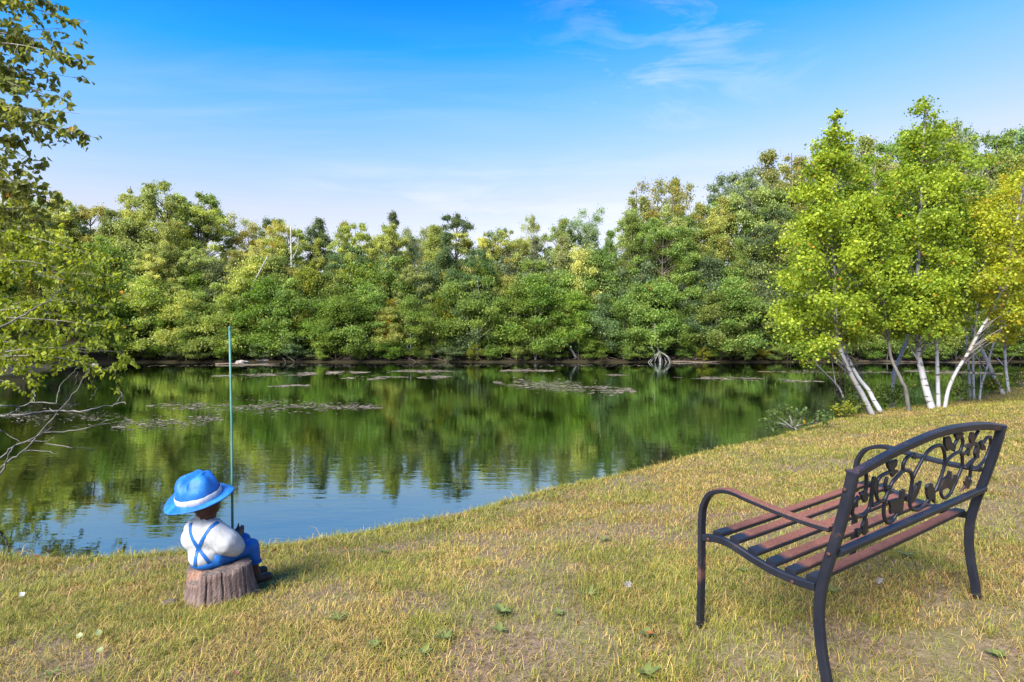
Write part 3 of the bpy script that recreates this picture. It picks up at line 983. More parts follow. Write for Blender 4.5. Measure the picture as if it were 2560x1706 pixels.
# chest core, arms and hands (five fingers each closed on the rod), bare shins and feet: one body
chest = Vector((-0.028, 0.012, 0.12))
hand_r = Vector((0.028, 0.185, 0.120))
hand_l = Vector((-0.042, 0.215, 0.090))
elb_r = Vector((0.088, 0.03, 0.085))
elb_l = Vector((-0.135, 0.16, 0.080))
prims += [('c', (-0.065, 0.0, 0.05), 0.070, (-0.07, 0.01, 0.20), 0.070),
          ('c', (0.03, -0.03, 0.18), 0.040, elb_r, 0.034), ('c', elb_r, 0.032, hand_r, 0.021),
          ('c', (-0.14, 0.075, 0.18), 0.040, elb_l, 0.034), ('c', elb_l, 0.032, hand_l, 0.021)]
rod_at = Vector((0.030, 0.205, 0.10))
for hnd, sgn in ((hand_r, 1), (hand_l, -1)):
    prims.append(('e', hnd, (0.022, 0.022, 0.026)))
    for k in range(4):
        zz = hnd.z - 0.020 + 0.013 * k
        ln = (0.8, 0.95, 1.0, 0.9)[k]
        k0 = Vector((hnd.x, hnd.y, zz)) + FD * 0.016
        k1 = k0 + (FD * 0.020 - RT * (0.014 * sgn)) * ln
        k2 = k1 + (-RT * (0.022 * sgn) - FD * 0.004) * ln
        prims.append(('c', k0, 0.0075, k1, 0.007))
        prims.append(('c', k1, 0.007, k2, 0.006))
    prims.append(('c', hnd + Vector((0, 0, 0.018)) - RT * (0.012 * sgn), 0.008, hnd + Vector((0, 0, 0.036)) - RT * (0.026 * sgn) + FD * 0.012, 0.006))
GR = -0.175
knee_r, ank_r = Vector((0.122, 0.140, 0.045)), Vector((0.138, 0.155, GR + 0.045))
knee_l, ank_l = Vector((0.025, 0.245, 0.045)), Vector((0.055, 0.28, GR + 0.03))
for kn, an in ((knee_r, ank_r), (knee_l, ank_l)):
    prims.append(('c', kn + Vector((0.002, 0, -0.06)), 0.036, an, 0.026))
    prims.append(('c', an + Vector((0, 0, -0.022)), 0.026, an + FD * 0.075 + Vector((0, 0, -0.028)), 0.022))
body = blob('body', prims, M['skin'], statue, 0.0055, 4)
# shirt
prims = [('c', (-0.062, -0.004, 0.060), 0.082, (-0.078, 0.000, 0.165), 0.092), ('e', (-0.080, 0.004, 0.150), (0.118, 0.094, 0.085)),
         ('e', (-0.074, 0.002, 0.205), (0.108, 0.080, 0.058)), ('e', (-0.060, -0.012, 0.060), (0.088, 0.092, 0.072)),
         ('c', (-0.070, 0.004, 0.240), 0.058, (-0.071, 0.004, 0.276), 0.050),
         ('c', (-0.118, 0.025, 0.165), 0.072, (-0.098, 0.005, 0.060), 0.064),
         ('c', (-0.135, 0.035, 0.200), 0.052, (-0.138, 0.085, 0.075), 0.055),
         ('c', (-0.005, -0.030, 0.190), 0.070, (0.055, -0.022, 0.135), 0.074),
         ('c', (0.055, -0.022, 0.135), 0.074, (0.088, 0.010, 0.095), 0.056)]
shirt = blob('shirt', prims, M['white'], statue, 0.005, 16)
V, F = tube_geo([(0.106, -0.002, 0.072), (0.135, 0.030, 0.066)], [0.046, 0.044], 16)
# trousers with a turned-up end below each knee
prims = [('e', (-0.050, 0.005, 0.026), (0.098, 0.100, 0.048)),
         ('c', (0.005, -0.015, 0.042), 0.056, knee_r + Vector((0, 0, 0.005)), 0.046), ('c', knee_r, 0.047, knee_r + Vector((0.010, 0.006, -0.075)), 0.040),
         ('c', (-0.08, 0.08, 0.040), 0.056, knee_l, 0.046), ('c', knee_l, 0.047, knee_l + Vector((0.010, 0.010, -0.075)), 0.040)]
trousers = blob('trousers', prims, M['blue'], statue, 0.005, 10)
for kn in (knee_r, knee_l):
    c0 = kn + Vector((0.011, 0.006, -0.088))
    V, F = [], []
    ring = [c0 + Vector((0.041 * math.cos(a), 0.041 * math.sin(a), 0)) for a in np.linspace(0, 2 * PI, 25)]
    tube_geo(ring, 0.0055, 6, V, F, False)
    mobj('trouser_cuff', V, F, M['blue'], trousers, True)
for an in (ank_r, ank_l):
    blob('shoe', [('c', an + Vector((0, 0, -0.020)), 0.031, an + FD * 0.078 + Vector((0, 0, -0.026)), 0.026), ('c', an + Vector((0, 0, 0.012)), 0.030, an + Vector((0, 0, -0.01)), 0.031)],
         M['boot'], statue, 0.006, 4)
# braces laid on the shirt
dg = bpy.context.evaluated_depsgraph_get()
bvh = BVHTree.FromObject(shirt, dg)
camL = Vector((0, 0, CAM_H)) - SO


def on_shirt(cx, cy):
    d = (pix(400 + cx * 0.27421, 1130 + cy * 0.27421, 1.0) - Vector((0, 0, CAM_H))).normalized()
    h, n, _, _ = bvh.ray_cast(camL, d)
    return (h, n) if h else None


BR = [[(283, 652), (276, 700), (282, 750), (300, 800), (325, 845), (352, 885), (385, 930), (420, 975), (455, 1020), (485, 1050)],
      [(532, 640), (490, 665), (452, 700), (420, 745), (392, 795), (365, 845), (345, 890), (330, 940), (322, 990), (318, 1045)]]
for br in BR:
    pts = []
    cc = catmull([Vector((a, b, 0)) for a, b in br], 4)
    for q in cc:
        h = on_shirt(q.x, q.y)
        if h:
            pts.append(h)
    V, F = [], []
    n = len(pts)
    for i in range(n):
        p, nr = pts[i]
        t = (pts[min(i + 1, n - 1)][0] - pts[max(i - 1, 0)][0]).normalized()
        s = t.cross(nr).normalized()
        for a, b in ((-0.0088, -0.004), (-0.0082, 0.0032), (0.0082, 0.0032), (0.0088, -0.004)):
            V.append(p + s * a + nr * b)
    for i in range(n - 1):
        for k in range(4):
            a, b = i * 4 + k, i * 4 + (k + 1) % 4
            F.append((a, b, b + 4, a + 4))
    if n > 2:
        F += [(3, 2, 1, 0), tuple((n - 1) * 4 + k for k in range(4))]
        o = mobj('brace', V, F, M['blue'], statue)
        fixn(o.data)

# hat: brim and creased crown, tipped to the left
hat = empty('hat')
hat.parent = statue
hU = Vector((-0.13, -0.25, 1)).normalized()
hY = (hd - hU * hd.dot(hU)).normalized()
hX = hY.cross(hU)
hat.matrix_local = Matrix(((hX.x, hY.x, hU.x, -0.100), (hX.y, hY.y, hU.y, -0.004), (hX.z, hY.z, hU.z, 0.384), (0, 0, 0, 1)))
NA = 64
V, F = [], []
ringsN = 12
prof = []
for side in (0, 1):
    for j in range(ringsN):
        t = j / (ringsN - 1)
        if side == 0:
            r = 0.098 + (0.178 - 0.098) * t
        else:
            r = 0.178 - (0.178 - 0.060) * t
        prof.append((r, side))
for j, (r, side) in enumerate(prof):
    for i in range(NA):
        a = 2 * PI * i / NA
        t = max(0, (r - 0.098) / 0.082)
        rr = r * (1 + 0.04 * math.cos(2 * a))
        z = -0.022 * t ** 1.3 + 0.030 * t ** 2 * (0.5 + 0.5 * math.cos(2 * a + 0.9)) + 0.006 * math.sin(3 * a) * t
        V.append((rr * math.cos(a), rr * math.sin(a), z - (0.009 if side else 0) * (1 if j > ringsN else 0.6)))
for j in range(len(prof) - 1):
    for i in range(NA):
        a, b = j * NA + i, j * NA + (i + 1) % NA
        F.append((a, b, b + NA, a + NA))
o = mobj('brim', V, F, M['blue_hat'], hat, True)
fixn(o.data)
V, F = [], []
cp = [(0.115, -0.012), (0.1125, 0.02), (0.109, 0.05), (0.104, 0.08), (0.098, 0.108), (0.090, 0.128), (0.078, 0.142), (0.062, 0.150), (0.044, 0.154), (0.025, 0.156), (0.008, 0.156)]
cp = [tuple(q) for q in [(p.x, p.y) for p in catmull([Vector((a, b, 0)) for a, b in cp], 3)]]
for r, z in cp:
    for i in range(NA):
        a = 2 * PI * i / NA
        x, y = r * 1.04 * math.cos(a), r * 0.97 * math.sin(a)
        up = float(sstep(0.06, 0.15, z))
        # lengthwise crease on top and a thumb dent on either side in front (and one behind)
        dz = -0.034 * up * math.exp(-(x / 0.026) ** 2) * (1 if y < 0.06 else 0.8)
        for dx_, dy_ in ((0.075, 0.040), (-0.075, 0.040), (0.060, -0.055)):
            g = math.exp(-(((x - dx_) / 0.030) ** 2 + ((y - dy_) / 0.034) ** 2))
            k = float(sstep(0.05, 0.12, z))
            x -= 0.028 * g * k * (1 if dx_ > 0 else -1)
            dz -= 0.014 * g * k
        V.append((x, y, (z + dz) * 0.84 + 0.010 * up * (y / 0.1)))
n = len(cp)
for j in range(n - 1):
    for i in range(NA):
        a, b = j * NA + i, j * NA + (i + 1) % NA
        F.append((a, b, b + NA, a + NA))
F.append(tuple((n - 1) * NA + i for i in range(NA)))
o = mobj('crown', V, F, M['blue_hat'], hat, True)
fixn(o.data)
V, F = [], []
for j, (r, z) in enumerate(((0.116, -0.008), (0.1185, -0.004), (0.1175, 0.024), (0.1145, 0.028))):
    for i in range(NA):
        a = 2 * PI * i / NA
        wob = 0.0016 * math.sin(7 * a + j) + 0.001 * math.sin(17 * a)
        V.append((r * 1.04 * math.cos(a), r * 0.97 * math.sin(a), z + wob))
for j in range(3):
    for i in range(NA):
        a, b = j * NA + i, j * NA + (i + 1) % NA
        F.append((a, b, b + NA, a + NA))
o = mobj('hat_band', V, F, M['band'], hat, True)
fixn(o.data)

# rod
r0 = SO + Vector((0.030, 0.205, -0.01))
r1 = pix(581, 1300, 3.41)
r2 = pix(574, 826, 3.45)
lo = r1 + (r1 - r2) * 0.42
V, F = tube_geo([lo, r1, (r1 + r2) / 2 + Vector((0.004, 0, 0)), r2], [0.0075, 0.0072, 0.0066, 0.0062], 10)
rod = mobj('fishing_rod', [v - lo for v in V], F, M['rod'], None, True)
rod.location = lo
tag(rod, 'upright green stick of a fishing rod held by the statue', 'fishing rod')
blob('rod_tip', [('c', r2 - lo + Vector((0, 0, -0.005)), 0.0072, r2 - lo + Vector((0.001, 0, 0.016)), 0.0088)], M['rod'], rod, 0.003, 2)

# ------------------------------------------------------------------ foliage builders
def leaf_cloud(rng, cl, ls, up=0.55, aspect=0.72, shell=0.5, halo=0.4, mult=1.0):
    """cl: list of (centre, (rx,ry,rz), n). returns verts (n*4,3) and attribute lv (n*4,4)"""
    Vs, As = [], []
    cl = [(c, r, n * mult) for c, r, n in cl]
    cl = [q + (shell,) for q in cl] + [(c, tuple(w * 1.75 for w in r), n * halo, 0.15) for c, r, n in cl]
    for c, r, n, sh_ in cl:
        n = int(n)
        if n < 1:
            continue
        d = rng.normal(size=(n, 3))
        d /= np.linalg.norm(d, axis=1)[:, None]
        rad = (sh_ + (1 - sh_) * rng.rand(n)) * np.where(rng.rand(n) < 0.3, rng.rand(n), 1)
        p = np.array(c)[None] + d * rad[:, None] * np.array(r)[None]
        az = rng.rand(n) * 2 * PI
        el = -0.55 + 0.55 * rng.normal(size=n) * 0.8
        ax = np.stack([np.cos(az) * np.cos(el), np.sin(az) * np.cos(el), np.sin(el)], 1)
        nr = rng.normal(size=(n, 3)) + d * 0.5 + np.array([[0, 0, up * 2]])
        nr -= ax * (nr * ax).sum(1)[:, None]
        nr /= np.linalg.norm(nr, axis=1)[:, None] + 1e-9
        b = np.cross(ax, nr)
        L = ls * (0.7 + 0.6 * rng.rand(n))[:, None]
        W = L * aspect * 0.5
        v = np.empty((n, 4, 3))
        v[:, 0] = p - ax * L * 0.5
        v[:, 1] = p - ax * L * 0.05 + b * W + nr * L * 0.12
        v[:, 2] = p + ax * L * 0.5
        v[:, 3] = p - ax * L * 0.05 - b * W + nr * L * 0.12
        a = np.ones((n, 4, 4))
        a[:, :, 0] = rng.rand(n)[:, None]
        a[:, :, 1] = rng.rand()
        a[:, :, 2] = rng.rand(n)[:, None]
        Vs.append(v.reshape(-1, 3))
        As.append(a.reshape(-1, 4))
    return np.concatenate(Vs), np.concatenate(As)


def crown_mesh(name, rng, cl, ls, mat, **k):
    V, A = leaf_cloud(rng, cl, ls, **k)
    return mesh_np(name, V, 4, mat, {'lv': A})


def stem_geo(path, r0, r1, limbs, rng, seg=7, lseg=4, k=4):
    """trunk along path with limbs reaching to points"""
    P = catmull(path, k)
    n = len(P)
    R = [r0 + (r1 - r0) * (i / (n - 1)) ** 0.85 for i in range(n)]
    R[0] *= 1.25
    V, F = tube_geo(P, R, seg)
    for tgt, rr in limbs:
        tgt = Vector(tgt)
        # leave the trunk well below the target
        best = min(range(n), key=lambda i: abs(P[i].z - (tgt.z - 0.55 * (tgt - P[i]).to_2d().length - 0.1)))
        p0 = P[best]
        mid = p0.lerp(tgt, 0.5) + Vector((rng.normal() * 0.06, rng.normal() * 0.06, 0.10)) * (tgt - p0).length
        q = catmull([p0, mid, tgt], 3)
        m_ = len(q)
        ra = rr if R[0] < 0.01 else min(R[best] * 0.7, rr)
        tube_geo(q, [ra + (ra * 0.25 - ra) * i / (m_ - 1) for i in range(m_)], lseg, V, F, False)
    return V, F


def tree_form(form, seed):
    """unit meshes for one kind of far tree: (height, trunk mesh, crown mesh)"""
    rng = np.random.RandomState(seed)
    cl, limbs = [], []
    if form == 'broad':
        H, r0 = 8.0, 0.12
        for i in range(92):
            t = rng.rand() ** 0.78
            z = 1.3 + 6.3 * t
            R = 2.5 * (math.sin(PI * (0.16 + 0.78 * t)) ** 0.6)
            a, q = rng.rand() * 2 * PI, R * (0.35 + 0.65 * rng.rand() ** 0.6)
            s = (0.32 + 0.34 * rng.rand()) * (1.05 - 0.40 * t)
            cl.append(((q * math.cos(a), q * math.sin(a), z), (s, s, s * 0.6), 190 * s / 0.6))
        path = [(0, 0, -0.1), (0.08, 0.05, 2.2), (-0.05, 0.0, 4.4), (0.05, 0.05, 7.2)]
    elif form == 'tall':
        H, r0 = 9.0, 0.10
        for i in range(84):
            t = rng.rand() ** 0.85
            z = 1.2 + 7.6 * t
            R = 1.5 * (1 - t) ** 0.55 * min(1, 0.5 + 2.5 * t) + 0.15
            a, q = rng.rand() * 2 * PI, R * rng.rand() ** 0.55
            s = (0.30 + 0.32 * rng.rand()) * (1.1 - 0.55 * t)
            cl.append(((q * math.cos(a), q * math.sin(a), z), (s, s, s * 0.85), 170 * s / 0.45))
        path = [(0, 0, -0.1), (0.05, -0.04, 3), (-0.04, 0.03, 6), (0.02, 0, 8.8)]
    elif form == 'wispy':
        H, r0 = 8.5, 0.07
        for i in range(42):
            t = rng.rand() ** 0.7
            z = 3.4 + 4.9 * t
            R = 1.7 * (0.35 + 0.65 * t)
            a, q = rng.rand() * 2 * PI, R * (0.2 + 0.8 * rng.rand())
            s = 0.22 + 0.26 * rng.rand()
            cl.append(((q * math.cos(a), q * math.sin(a), z), (s * 1.1, s * 1.1, s * 0.9), 95 * s / 0.35))
        path = [(0, 0, -0.1), (0.12, 0.0, 2.5), (0.02, 0.1, 5.0), (0.2, 0.05, 7.6)]
    elif form == 'sapling':
        H, r0 = 4.2, 0.035
        for i in range(34):
            t = rng.rand()
            z = 0.5 + 3.5 * t
            R = 1.25 * math.sin(PI * (0.30 + 0.62 * t)) ** 0.8 + 0.1
            a, q = rng.rand() * 2 * PI, R * rng.rand() ** 0.5
            s = 0.28 + 0.3 * rng.rand()
            cl.append(((q * math.cos(a), q * math.sin(a), z), (s * 1.1, s * 1.1, s * 0.62), 150 * s / 0.42))
        path = [(0, 0, -0.15), (0.05, -0.08, 1.3), (-0.04, -0.02, 2.6), (0.02, 0.03, 4.0)]
    else:  # shrub
        H, r0 = 2.2, 0.025
        for i in range(22):
            t = rng.rand()
            z = 0.25 + 1.8 * t
            R = 1.05 * math.sin(PI * (0.25 + 0.65 * t))
            a, q = rng.rand() * 2 * PI, R * rng.rand() ** 0.5
            s = 0.24 + 0.22 * rng.rand()
            cl.append(((q * math.cos(a), q * math.sin(a), z), (s, s, s * 0.6), 105 * s / 0.35))
        path = [(0, 0, -0.15), (0.06, 0.0, 0.6), (0.0, 0.05, 1.2), (0.05, 0.0, 1.9)]
    limbs = [(c[0], r0 * 0.42) for c in cl if rng.rand() < 0.75]
    V, F = stem_geo(path, r0, r0 * 0.25, limbs, rng)
    if form == 'wispy':
        for k in range(2):
            a = rng.rand() * 2 * PI
            pp = [Vector(p) + Vector((math.cos(a), math.sin(a), 0)) * 0.13 * p[2] for p in path]
            stem_geo(pp, r0 * 0.8, r0 * 0.2, [], rng)
            tube_geo(catmull(pp, 4), [r0 * 0.8 - r0 * 0.6 * i / 12 for i in range(13)], 6, V, F)
    ls = {'broad': 0.092, 'tall': 0.086, 'wispy': 0.092, 'sapling': 0.092, 'shrub': 0.085}[form]
    tm = mesh_from('trunk', V, F, None, True)
    cm = crown_mesh('crown', rng, cl, ls, M['leaf'], up=0.6 if form == 'sapling' else 0.4, mult=1.7, halo=0.6)
    return H, tm, cm


FORMS = {}
for form, n in (('broad', 4), ('tall', 4), ('wispy', 3), ('sapling', 4), ('shrub', 3)):
    FORMS[form] = [tree_form(form, 100 + 17 * i + len(form)) for i in range(n)]
rnd = random.Random(4)
FAR = []


def far_tree(form, x, y, H, wid, col, yel, bark='bark', var=None, rz=None, name=None, lean=0.0):
    """wid: sideways scale relative to the form's own proportions at that height"""
    v = FORMS[form][var if var is not None else rnd.randrange(len(FORMS[form]))]
    s = H / v[0]
    nm = name or {'broad': 'broadleaf_tree', 'tall': 'slender_tree', 'wispy': 'sparse_tree', 'sapling': 'sapling', 'shrub': 'shrub'}[form]
    root = empty(nm, (x, y, gz(x, y)), rz if rz is not None else rnd.uniform(0, 2 * PI))
    root.rotation_euler[1] = lean
    root.scale = (s * wid, s * wid, s)
    t = link(bpy.data.objects.new('stem' if form == 'shrub' else 'trunk', v[1].copy() if False else v[1]), root)
    t.material_slots  # material is set on the object so that alike trunks may share one mesh
    if not v[1].materials:
        v[1].materials.append(M['bark'])
    t.material_slots[0].link = 'OBJECT'
    t.material_slots[0].material = M[bark]
    c = link(bpy.data.objects.new('foliage' if form == 'shrub' else 'crown', v[2]), root)
    c.color = (*col, yel)
    FAR.append((root, form, x, y, col, yel))
    return root


# skyline of the wood (pixel of the 2560 px frame) as measured
SKY = np.array([(-400, 470), (0, 480), (110, 470), (160, 470), (220, 505), (285, 505), (305, 465), (380, 448), (470, 452), (530, 490), (555, 525), (572, 585), (595, 545),
                (655, 535), (700, 540), (760, 545), (780, 580), (805, 535), (870, 540), (925, 545), (980, 525), (1012, 566), (1066, 577), (1100, 535), (1153, 525),
                (1197, 545), (1250, 566), (1316, 548), (1370, 577), (1393, 535), (1447, 520), (1512, 535), (1545, 555), (1562, 470), (1620, 458), (1697, 455),
                (1720, 500), (1762, 448), (1828, 416), (1882, 424), (1905, 378), (1960, 385), (2010, 350), (2100, 372), (2160, 335), (2230, 300), (2350, 290), (2440, 320), (2560, 322), (2900, 340)], float)


def sky_h(x, y):
    px = 1280 + FPX * x / y
    py = np.interp(px, SKY[:, 0], SKY[:, 1])
    return CAM_H + (823 - py) * y / FPX - gz(x, y)


DG, MG, YG, SG, PY, OL, BG = (0.140, 0.200, 0.085), (0.225, 0.315, 0.070), (0.39, 0.44, 0.11), (0.28, 0.36, 0.20), (0.53, 0.55, 0.17), (0.34, 0.38, 0.13), (0.17, 0.265, 0.040)  # YG's blue carries painted haze, BG is darkened for shade low in the wood


def jit(c, k=0.18):
    f = 1 + rnd.uniform(-k, k)
    return tuple(max(0.005, q * f * (1 + rnd.uniform(-0.08, 0.08))) for q in c)


_fs = POND[(POND[:, 1] > 29.5) & (POND[:, 0] > -19)]
_fs = _fs[np.argsort(_fs[:, 0])]


def shore_y(px):
    """depth of the far waterline behind a pixel column"""
    x = (px - 1280) / FPX * 30.1
    return float(np.interp(x, _fs[:, 0], _fs[:, 1]))


def inv(px, y):
    return (px - 1280) / FPX * y


# measured single trees of the skyline: form, px, depth, height factor, width, colour, yellow share, bark
KEY = [('broad', 420, 34.0, 1.0, 0.92, OL, 0.10, 'bark', 0), ('broad', 500, 35.5, 1.0, 0.75, MG, 0.06, 'bark', 1), ('tall', 330, 34.5, 1.0, 0.9, YG, 0.22, 'bark', 0),
       ('broad', 392, 31.6, 0.60, 0.8, PY, 0.04, 'grey', 2), ('wispy', 620, 36.0, 1.0, 0.95, OL, 0.45, 'grey', 0), ('broad', 690, 37.0, 1.0, 0.62, DG, 0.02, 'bark', 3),
       ('wispy', 700, 34.0, 0.97, 0.6, PY, 0.5, 'bleached', 1), ('tall', 800, 36.0, 1.0, 1.1, DG, 0.02, 'bark', 1), ('broad', 890, 33.6, 0.97, 0.8, YG, 0.04, 'bark', 0),
       ('tall', 985, 36.0, 1.0, 0.7, DG, 0.0, 'bark', 2), ('broad', 975, 33.0, 0.93, 0.7, YG, 0.05, 'bark', 1), ('wispy', 1040, 36.5, 1.0, 0.8, OL, 0.1, 'grey', 2),
       ('broad', 1140, 35.0, 1.0, 0.82, DG, 0.01, 'bark', 3), ('tall', 1090, 33.2, 0.95, 1.0, YG, 0.06, 'bark', 3), ('broad', 1245, 35.2, 1.0, 0.7, SG, 0.03, 'bark', 2),
       ('wispy', 1325, 36.5, 1.04, 0.5, OL, 0.2, 'grey', 1), ('broad', 1395, 34.8, 1.0, 0.65, OL, 0.05, 'bark', 0), ('wispy', 1465, 35.6, 1.0, 0.9, SG, 0.03, 'bark', 0),
       ('tall', 1590, 36.0, 1.0, 0.9, OL, 0.28, 'bark', 0), ('wispy', 1650, 35.5, 1.0, 0.9, OL, 0.38, 'bark', 2), ('tall', 1685, 36.4, 1.02, 0.6, OL, 0.35, 'bark', 2),
       ('broad', 1740, 34.5, 0.93, 0.7, MG, 0.03, 'bark', 1), ('broad', 1835, 35.5, 1.0, 0.75, SG, 0.03, 'bark', 2), ('tall', 1800, 33.4, 0.86, 1.0, YG, 0.08, 'bark', 1),
       ('tall', 1915, 36.5, 1.0, 1.0, OL, 0.12, 'bark', 3), ('tall', 1975, 36.0, 1.0, 0.9, OL, 0.15, 'bark', 0), ('broad', 1925, 33.6, 0.82, 0.7, MG, 0.03, 'bark', 3),
       ('broad', 2060, 36, 1.0, 0.7, MG, 0.05, 'bark', 0), ('tall', 2150, 36, 1.0, 1.0, OL, 0.05, 'bark', 1), ('broad', 2250, 36.5, 0.95, 0.7, MG, 0.05, 'bark', 2),
       ('broad', 2370, 36, 1.0, 0.7, SG, 0.03, 'bark', 3), ('broad', 2480, 36, 1.0, 0.75, MG, 0.03, 'bark', 1), ('tall', 2560, 36, 1.0, 1.0, SG, 0.05, 'bark', 2),
       ('broad', 230, 34.0, 1.0, 0.7, YG, 0.3, 'bark', 3), ('tall', 150, 33.0, 1.0, 1.0, PY, 0.35, 'bark', 0), ('broad', 60, 32.0, 1.0, 0.75, YG, 0.25, 'bark', 1), ('broad', -50, 31.0, 1.0, 0.75, OL, 0.2, 'bark', 2)]
for form, px, y, hf, wd, col, yel, bark, var in KEY:
    x = inv(px, y)
    far_tree(form, x, y, sky_h(x, y) * hf, wd, jit(col, 0.06), yel, bark, var)
# second rank below the skyline
px = -120.0
i = 0
while px < 2680:
    y = 32.2 + rnd.uniform(-0.5, 0.9)
    x = inv(px, y)
    col = rnd.choice([MG, OL, YG, OL, SG, DG, YG, PY])
    if 1380 < px < 2000:
        col = rnd.choice([MG, MG, DG, SG, OL])
    far_tree(rnd.choice(['broad', 'tall', 'tall', 'tall']), x, y, sky_h(x, y) * rnd.uniform(0.60, 0.88), rnd.uniform(0.75, 1.0), jit(col), rnd.choice([0.0, 0.02, 0.04, 0.1]), rnd.choice(['bark', 'bark', 'grey']))
    px += rnd.uniform(58, 92)
# saplings hanging out over the water
px = 200.0
while px < 2640:                                        # a second line of young trees behind them
    y = 31.9 + rnd.uniform(-0.3, 0.5)
    x = inv(px, y)
    col = rnd.choice([MG, MG, BG, DG, YG]) if px < 1380 else rnd.choice([MG, DG, DG])  # deeper greens put the shade of the lower wood into the colour
    far_tree('sapling', x, y, rnd.uniform(4.2, 5.6), rnd.uniform(0.75, 0.95), jit(col), rnd.choice([0.0, 0.0, 0.02]), rnd.choice(['grey', 'bark']))
    px += rnd.uniform(55, 85)
px = 270.0
while px < 2640:
    y = shore_y(px) + rnd.uniform(0.25, 0.75)
    x = inv(px, y)
    col = rnd.choice([BG, MG, BG, BG, MG, YG])  # sapling greens kept dark, painting in the shade below the crowns
    if px > 1380:
        col = rnd.choice([MG, MG, DG, BG])
    far_tree('sapling', x, y, rnd.uniform(2.7, 4.4), rnd.uniform(0.85, 1.15), jit(col), rnd.choice([0.0, 0.0, 0.01, 0.05]), rnd.choice(['grey', 'grey', 'bark', 'bleached']))
    px += rnd.uniform(34, 60)
px = -60.0
while px < 2680:                                        # the closed upper rank of crowns
    y = 34.3 + rnd.uniform(-0.6, 0.8)
    x = inv(px, y)
    col = rnd.choice([YG, OL, YG, YG, SG, PY, OL]) if px < 1420 else rnd.choice([MG, OL, SG, OL, MG, YG])
    far_tree(rnd.choice(['broad', 'tall', 'tall']), x, y, sky_h(x, y) * rnd.uniform(0.84, 0.98), rnd.uniform(0.72, 0.9), jit(col), rnd.choice([0.02, 0.05, 0.1, 0.2]), 'bark')
    px += rnd.uniform(52, 84)
px = 300.0
while px < 2620:                                        # shrubs dipping into the water
    y = shore_y(px) + rnd.uniform(0.06, 0.22)
    x = inv(px, y)
    far_tree('shrub', x, y, rnd.uniform(0.6, 1.3), rnd.uniform(1.1, 1.6), jit(rnd.choice([BG, MG, MG, DG])), rnd.choice([0.0, 0.0, 0.05]), 'bark')
    px += rnd.uniform(50, 105)
px = -100.0
while px < 2680:                                        # undergrowth deep in the wood
    y = 38.5 + rnd.uniform(-1, 1.5)
    x = inv(px, y)
    far_tree('broad', x, y, rnd.uniform(4.6, 6.0), rnd.uniform(1.0, 1.25), jit(rnd.choice([MG, OL, YG])), 0.03)
    px += rnd.uniform(90, 140)
# the yellow bushes and the silvery one
for px, py, y, w, col, yel in ((976, 775, 31.2, 0.75, (0.50, 0.36, 0.03), 0.6), (1118, 700, 31.6, 0.8, (0.40, 0.42, 0.04), 0.2), (1190, 735, 31.3, 1.15, (0.20, 0.27, 0.13), 0.0), (1462, 640, 32, 1.1, PY, 0.1), (770, 690, 31.4, 1.0, (0.25, 0.29, 0.04), 0.1)):
    x = inv(px, y)
    H = CAM_H + (823 - py) * y / FPX - gz(x, y) + 0.5
    far_tree('sapling', x, y, H, w * 4.2 / H * 0.75, col, yel, 'grey')
for px, y, h, col in ((1190, 30.35, 0.8, (0.20, 0.22, 0.03)), (1765, 30.3, 0.7, (0.26, 0.26, 0.03)), (1905, 30.4, 0.8, (0.26, 0.24, 0.03)), (700, 30.9, 1.4, BG), (860, 30.9, 1.2, MG), (1340, 30.8, 1.3, MG), (1500, 30.7, 1.2, BG), (1030, 30.9, 1.2, BG), (520, 31, 1.2, BG), (2080, 30.8, 1.4, MG), (2240, 30.8, 1.4, MG), (2420, 30.9, 1.5, DG)):
    x = inv(px, y)
    far_tree('shrub', x, y, h, 1.25, jit(col, 0.08), 0.03, 'bark')
# trees and bushes on the grassy bank at the end of the pond, seen past the near tree
for x, y, form, H, col, yel in ((-22.8, 28.5, 'broad', 6.5, YG, 0.15), (-22.6, 25.5, 'sapling', 4.0, BG, 0.05), (-23.5, 22.5, 'tall', 6.5, OL, 0.2), (-21.4, 27.0, 'shrub', 1.6, BG, 0.05), (-21.2, 23.6, 'shrub', 1.4, YG, 0.1), (-22.2, 20.0, 'broad', 5.5, YG, 0.1), (-24.8, 26.5, 'broad', 8, YG, 0.2), (-20.5, 29.6, 'sapling', 3.5, BG, 0.02)):
    far_tree(form, x, y, H, 1.0, jit(col), yel)

ORD = ['first', 'second', 'third', 'fourth', 'fifth', 'sixth', 'seventh', 'eighth', 'ninth', 'tenth', 'eleventh', 'twelfth', 'thirteenth', 'fourteenth', 'fifteenth', 'sixteenth',
       'seventeenth', 'eighteenth', 'nineteenth', 'twentieth']


def colour_word(c, yel):
    r, g, b = c
    if r > 0.45:
        return 'golden yellow'
    if yel > 0.25:
        return 'yellowing'
    if r > 0.40:
        return 'pale yellow-green'
    if b > 0.155 and r < 0.4:
        return 'silvery green'
    if g < 0.245 and r < 0.17 and b > 0.06:
        return 'dark green'
    if r / g > 0.83:
        return 'olive'
    if r / g < 0.68 and g > 0.21:
        return 'bright green'
    return 'mid-green'


